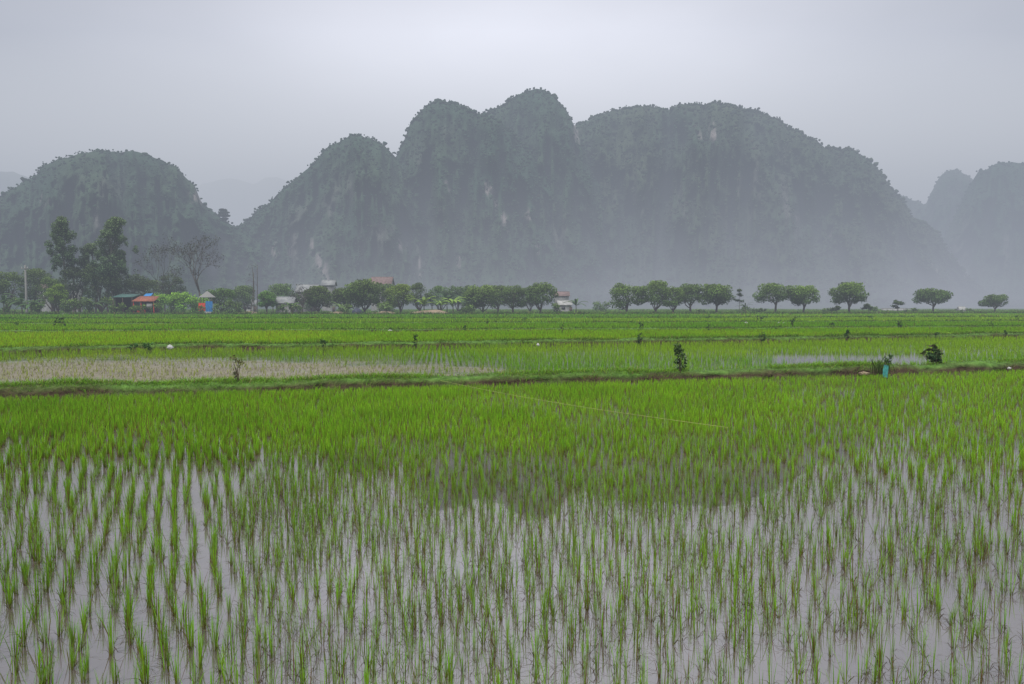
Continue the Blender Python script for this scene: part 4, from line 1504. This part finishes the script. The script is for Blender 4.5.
# dark shed with green awning
Y = 160
x = base_at(125, Y)[0]
t = thing('shed', 'dark open shed with a green awning left of the orange stall', 'shed', (x, Y, 0))
b = MB()
b.box(-2.1, 2.1, 2.5, 2.6, 0, 4.2)
b.box(-2.1, -2.0, 0, 2.497, 0, 4.0)
b.box(2.0, 2.1, 0, 2.497, 0, 4.0)
b.build('wall', M_DARK, t)
b = MB()
b.add([(-2.4, -.9, 4.0), (2.4, -.9, 4.0), (2.4, 2.8, 4.8), (-2.4, 2.8, 4.8), (-2.4, -.9, 4.08), (2.4, -.9, 4.08), (2.4, 2.8, 4.88), (-2.4, 2.8, 4.88)],
      [(3, 2, 1, 0), (4, 5, 6, 7), (0, 1, 5, 4), (1, 2, 6, 5), (2, 3, 7, 6), (3, 0, 4, 7)])
b.build('awning', M_GREENAW, t)
for sx_ in (-2.2, 0, 2.2):
    b = MB()
    b.tube([(sx_, -.8, -.1), (sx_, -.8, 4.02)], .07, k=6)
    b.build('post', M_TIMBER, t)

# blue/red tarpaulin stall
Y = 158
x = base_at(209, Y)[0]
t = thing('tarpaulin_stall', 'little stall with thatched top hung with bright blue and red tarpaulins', 'stall', (x, Y, 0))
b = MB()
b.add([(-1.9, -1, 4.0), (1.3, -1, 4.0), (1.3, 1, 4.0), (-1.9, 1, 4.0), (-.3, 0, 5.5)], None, [(0, 1, 4), (1, 2, 4), (2, 3, 4), (3, 0, 4)])
b.build('roof', M_CONC, t)
for sx_ in (-1.5, 1.0):
    for sy_ in (-.8, .8):
        b = MB()
        b.tube([(sx_, sy_, -.1), (sx_, sy_, 4.05)], .06, k=6)
        b.build('post', M_TIMBER, t)


def drape(x0, x1, z0, z1, y, amp=.08, n=14):
    V, Q = [], []
    for i in range(n):
        for j in range(5):
            xx = x0 + (x1 - x0) * i / (n - 1)
            V.append((xx, y + amp * math.sin(i * 1.7) * (1 - j / 5) + rng.normal(0, .01), z0 + (z1 - z0) * j / 4 + .03 * math.sin(i)))
    for i in range(n - 1):
        for j in range(4):
            a = i * 5 + j
            Q.append((a, a + 5, a + 6, a + 1))
    return V, Q


for nm, x0, x1, z0, z1, mt, yy in (('blue_sheet', -.3, 1.3, .7, 3.1, M_BLUE, -1.0), ('red_sheet', -1.9, -.35, .9, 2.7, M_RED, -1.05), ('white_sheet', -.5, 1.0, .0, .7, M_WSACK, -1.15)):
    b = MB()
    V, Q = drape(x0, x1, z0, z1, yy)
    b.add(V, Q)
    b.build(nm, mt, t)

# concrete utility pole
x = base_at(27, 172)[0]
t = thing('utility_pole', 'pale concrete utility pole above the banana plants', 'pole', (x, 172, 0))
b = MB()
b.tube([(0, 0, -.2), (0, 0, 12.2)], [.3, .2], k=8)
b.build('post', M_CONC, t)
b = MB()
b.box(-.9, .9, -.3, -.2, 11.3, 11.45)
b.build('crossarm', M_CONC, t)
for s in (-.75, 0, .75):
    b = MB()
    b.tube([(s, -.25, 11.45), (s, -.25, 11.8)], [.09, .05], k=6)
    b.build('insulator', M_WHITE, t)
# thin poles
for i, (px, tp, lb) in enumerate([(250, 266, 'thin leaning bare pole, left of three'), (253.5, 272, 'shorter thin pole between two taller poles'), (257, 264, 'tall thin bare pole with a bunch of dead leaves on top, right of three')]):
    Y = 160
    x = base_at(px, Y)[0]
    hgt = (314 - tp) * Y / F
    t = thing('thin_pole', lb, 'pole', (x, Y, 0))
    b = MB()
    b.tube(limb_pts((0, 0, -.2), (rng.normal(0, .4), 0, hgt), .02, 5), np.linspace(.10, .05, 5), (.1, .09, .08), 6)
    for k in range(6):
        z = hgt * rng.uniform(.55, 1)
        b.tube([(0, 0, z), (rng.normal(0, .5), rng.normal(0, .4), z + .5)], [.03, .015], (.1, .09, .08), 5)
    b.build('shaft', M_BARK, t)

# pale road edge and earth bank
b = MB()
xa, xb = base_at(-40, 157)[0], base_at(152, 157)[0]
b.box(xa, xb, 156.4, 156.9, -.05, .34)
tag(b.build('kerb', M_CONC), 'pale concrete kerb of the village road', kind='structure')
b = MB()
b.box(xa, xb, 156.903, 161.5, -.05, .2)
tag(b.build('road', mat_plain('village_road', (.22, .2, .18), (.15, .14, .12), .6)), 'narrow grey village road before the houses', kind='structure')
for (a0, a1, Y, lb, hh) in [(408, 452, 162, 'pale bare earth mound below the banana plants', 1.1), (322, 350, 160, 'reddish earth mound left of the tarp heap', .8), (368, 398, 160, 'reddish earth mound right of the tarp heap', .8), (236, 262, 161, 'pale rubble heap below the thin poles', .7)]:
    x0, x1 = base_at(a0, Y)[0], base_at(a1, Y)[0]
    n = 50
    xs = np.linspace(x0, x1, n)
    K = 9
    V = []
    for i, xx in enumerate(xs):
        e_ = math.sin(math.pi * i / (n - 1)) ** .5
        for j in range(K):
            q = j / (K - 1)
            V.append((xx, Y - 1.6 + 3.2 * q, -.05 + hh * e_ * math.sin(math.pi * q) * (.6 + .8 * float(fbm(np.array([xx / 1.5]), np.array([q * 2.0]), 15)[0]))))
    Q = [(i * K + j, (i + 1) * K + j, (i + 1) * K + j + 1, i * K + j + 1) for i in range(n - 1) for j in range(K - 1)]
    b = MB()
    b.add(V, Q)
    tag(b.build('earth_mound', M_EARTH, None, True), lb, 'earth mound')

# dark tarp heap
x = base_at(357, 158)[0]
V, F_ = [], []
nu, nv = 18, 8
for j in range(nv):
    for i in range(nu):
        a = 2 * math.pi * i / nu
        q = j / (nv - 1)
        r = (1 - q ** 2.2) * (1 + .12 * math.sin(3 * a) + rng.normal(0, .03)) + .02
        V.append((1.35 * r * math.cos(a), 1.0 * r * math.sin(a), -.05 + 1.7 * q ** .8 + rng.normal(0, .03)))
Q = [(j * nu + i, j * nu + (i + 1) % nu, (j + 1) * nu + (i + 1) % nu, (j + 1) * nu + i) for j in range(nv - 1) for i in range(nu)]
b = MB()
b.add(V, Q)
tag(b.build('tarp_heap', M_NAVY, None, False, (x, 158, 0)), 'heap covered by a dark blue tarp at the foot of the broad tree', 'heap')


# ------------------------------------------------------------------ shrubs and small things on the banks
def on_bank(px, pyb):
    X, Yg = ground(px, pyb, .15)
    return X, Yg


def sapling(px, pyb, toppx, wpx, label, col=(.03, .062, .018), n=9, twig=False, leaf=None, name='shrub', reed=False, dens=1.0, z=.12, group=None):
    X, Yg = on_bank(px, pyb)
    u = Yg / F
    Ht = max(.15, (pyb - toppx) * u)
    R = max(.08, wpx * u * .72)
    col = tuple(np.array(col) * 1.25)
    t = thing(name, label, 'shrub', (X, Yg, z), 0, group)
    b = MB()
    ls = leaf or max(.035, min(R, Ht) * .28)
    lobes = []
    for i in range(5):
        tip = (rng.normal(0, R * .35), rng.normal(0, R * .35), Ht * rng.uniform(.6, 1))
        p = limb_pts((rng.normal(0, R * .1), rng.normal(0, R * .1), -.1), tip, .06, 5)
        b.tube(p, np.linspace(max(.006, Ht * .02), .003, 5), (.07, .055, .035), 5)
    b.build('stem', M_BARK, t)
    for i in range(n):
        f = rng.uniform(.25, 1)
        lr = min(R, Ht * .5) * rng.uniform(.22, .42)
        a = rng.uniform(0, 6.28)
        rr = R * .65 * rng.random() ** .5 * (1.1 - f * .5)
        lobes.append((math.cos(a) * rr, math.sin(a) * rr, min(Ht * f, Ht - lr * .5), lr, lr * 1.1))
    V, Q, C = crown_cloud(lobes, dens * 9 / ls ** 2, ls, col, fill=.6)
    link('foliage', mesh_np('foliage', V, Q, C, M_LEAF), t)
    return t


sapling(680, 375, 344, 15, 'leafy dark sapling on the nearest bank, right of centre', n=14, dens=1.5)
sapling(935, 367, 348, 13, 'dense dark green shrub on the nearest bank near the right edge', (.022, .055, .016), n=16, dens=2.4)
sapling(934, 366, 341, 28, 'straggly twigs with few leaves above the dense dark shrub', (.05, .065, .02), n=7, dens=.35)
sapling(238, 385, 352, 15, 'thin reddish twiggy sapling on the left of the nearest bank', (.07, .075, .03), n=9, dens=.3)
sapling(416, 348, 334, 6, 'small dark post-like shrub on the second bank, left of centre', (.02, .045, .015), n=9, dens=2)
sapling(324, 350, 339, 8, 'small rounded shrub on the second bank beyond the tan stubble', (.03, .07, .02), n=8, dens=1.5)
sapling(640, 344, 332, 6, 'small dark upright shrub on the second bank, right of centre', (.02, .045, .018), n=9, dens=2)
sapling(762, 342, 332, 7, 'small leaning shrub on the second bank', (.03, .07, .02), n=8, dens=1.5)
sapling(847, 339, 330, 7, 'dark round shrub in the third field', (.016, .04, .015), n=9, dens=2)
X0s = [(641, 329, 321, 6, 'left shrub of the two on the third bank below the umbrella row'), (709, 330, 323, 5, 'right shrub of the two on the third bank below the umbrella row'), (793, 326, 316, 6, 'shrub on the third bank below the close pair of trees'), (832, 327, 321, 7, 'shrub right of the white double sack'),
       (899, 328, 319, 7, 'dark shrub left of the pale strip'), (1006, 336, 329, 6, 'shrub on the second bank at the right edge'), (991, 326, 320, 5, 'tiny shrub on the third bank near the right edge'), (562, 332, 322, 4, 'thin tiny shrub on the third bank at centre'), (525, 321, 316, 6, 'dark shrub in the far fields at centre'),
       (487, 324, 317, 4, 'tiny shrub on the fourth bank'), (61, 327, 316, 12, 'bushy dark shrub in the far field at the left'), (18, 326, 322, 10, 'low dark shrub at the left edge'), (936, 338, 331, 6, 'small shrub behind the straggly twigs'), (465, 331, 324, 5, 'small shrub on the third bank left of centre'),
       (708, 319, 314, 8, 'far dark shrub below the tight tree row'), (760, 320, 314, 10, 'far dark bush left of the close pair'), (870, 319, 315, 8, 'far shrub below the lone umbrella tree'), (1017, 320, 315, 5, 'far shrub at the right edge')]
for (a, b_, tp_, wd_, lb) in X0s:
    sapling(a, b_, tp_, wd_, lb, (.028, .06, .02), n=7, dens=1.4, z=.05)
# spreading leafy plant + weeds at the second bank
for (a, wd_, tp_, lb) in [(132, 16, 342, 'left half of the leafy creeping plants on the second bank'), (148, 16, 341.5, 'right half of the leafy creeping plants on the second bank')]:
    sapling(a, 351, tp_, wd_, lb, (.03, .085, .018), n=12, dens=1.6, name='creeping_plant')
# reeds beside the teal sheet
X, Yg = on_bank(884, 373)
n = 70
B = np.stack([X + rng.normal(.02, .14, n), Yg + rng.normal(.25, .08, n), np.full(n, .1)], 1)
V, Q, C = blades(B, rng.uniform(.2, .62, n), rng.uniform(0, 6.28, n), rng.uniform(.1, .6, n), .02, (.05, .05, .02), np.array([.05, .10, .02]) * rng.uniform(.5, 1.4, (n, 1)), .15)
tag(link('reed_clump', mesh_np('reed_clump', V, Q, C, M_GRASS)), 'dark clump of reeds behind the hanging teal sheet', 'reeds')
sapling(887, 371.5, 351, 9, 'leafy green shrub standing behind the teal sheet', (.03, .07, .018), n=12, dens=1.4)
# teal sheet on its stake
t = thing('teal_sheet', 'teal plastic sheet hung on a stake on the nearest bank, right side', 'plastic sheet', (X - .12, Yg - .30, .05))
t.scale = (.42, .6, .66)
b = MB()
b.tube([(0, .06, -.1), (.02, .06, .62)], [.018, .014], k=6)
b.tube([(-.14, .05, .5), (.14, .05, .52)], .010, k=5)
b.build('stake', M_TIMBER, t)
V, Q = [], []
n = 15
for i in range(n):
    for j in range(9):
        q = j / 8
        wdt = .13 + .04 * math.sin(q * 3)
        V.append((-wdt + 2 * wdt * i / (n - 1) + .01 * math.sin(j * 2.1), .03 * math.sin(i * 1.4 + j * .5), .02 + .50 * q - .02 * math.cos(i)))
for i in range(n - 1):
    for j in range(8):
        a = i * 9 + j
        Q.append((a, a + 9, a + 10, a + 1))
b = MB()
b.add(V, Q)
b.build('sheet', M_TEAL, t, True)


def sack(px, pyb, wpx, hpx, label, mat=M_WSACK, name='white_sack', z=.0):
    X, Yg = ground(px, pyb, z)
    u = Yg / F
    rx, rz = wpx * u * .5, hpx * u * .62
    b = MB()
    nu, nv = 14, 8
    V = []
    for j in range(nv):
        for i in range(nu):
            a = 2 * math.pi * i / nu
            q = j / (nv - 1)
            r = math.sin(math.pi * (.12 + .86 * q)) ** .6 * (1 + rng.normal(0, .2))
            V.append((rx * r * math.cos(a), rx * .7 * r * math.sin(a), rz * q * (1 + .12 * math.sin(2 * a))))
    Q = [(j * nu + i, j * nu + (i + 1) % nu, (j + 1) * nu + (i + 1) % nu, (j + 1) * nu + i) for j in range(nv - 1) for i in range(nu)]
    b.add(V, Q)
    V0 = [(0, 0, rz * .9), (-rx * .3, 0, rz * 1.25), (rx * .3, .02, rz * 1.2)]
    b.add(V0, None, [(0, 1, 2)])
    return tag(b.build(name, mat, None, True, (X, Yg, z)), label, 'sack')


sack(170, 349, 6, 6, 'crumpled white sack on the second bank beside the creeping plants', z=.15)
sack(746, 324, 5, 3, 'small white sack in the far field below the spiky palm')
sack(779, 324, 5, 2.5, 'left one of two white sacks side by side in the far field')
sack(784, 324, 4, 2.5, 'right one of two white sacks side by side in the far field')
sack(538, 346, 3, 4, 'small cream sack on the second bank near the middle', z=.1)
sack(390, 331, 4, 1.8, 'tiny white sack on the third bank left of centre', z=.1)
sack(1009, 369, 4, 3, 'pale lump of plastic on the nearest bank near the right edge', z=.1)
sack(864, 375, 12, 5, 'pale brown heap of dug soil left of the teal sheet', M_EARTH, 'soil_heap', .05)
bpy.data.objects['soil_heap']['category'] = 'soil heap'

# planting string across the paddy
x0, y0 = ground(440, 392)
x1, y1 = ground(728, 438, .12)
b = MB()
ts = np.linspace(0, 1, 30)
b.tube(np.stack([x0 + (x1 - x0) * ts, y0 + (y1 - y0) * ts, .27 - .06 * np.sin(ts * math.pi)], 1), .0035, k=5)
tag(b.build('string', M_STRAW), 'pale planting string stretched low across the nearest paddy', 'string')

# ------------------------------------------------------------------ render settings
sc.render.engine = 'CYCLES'
cy = sc.cycles
cy.max_bounces = 7
cy.diffuse_bounces = 3
cy.glossy_bounces = 3
cy.transmission_bounces = 4
cy.volume_bounces = 0
cy.transparent_max_bounces = 48
cy.use_denoising = True
try:
    cy.denoiser = 'OPENIMAGEDENOISE'
except Exception:
    pass
cy.use_adaptive_sampling = True
cy.adaptive_threshold = .012
vs = sc.view_settings
vs.view_transform = 'Standard'
vs.look = 'None'
vs.exposure = 0
vs.gamma = 1
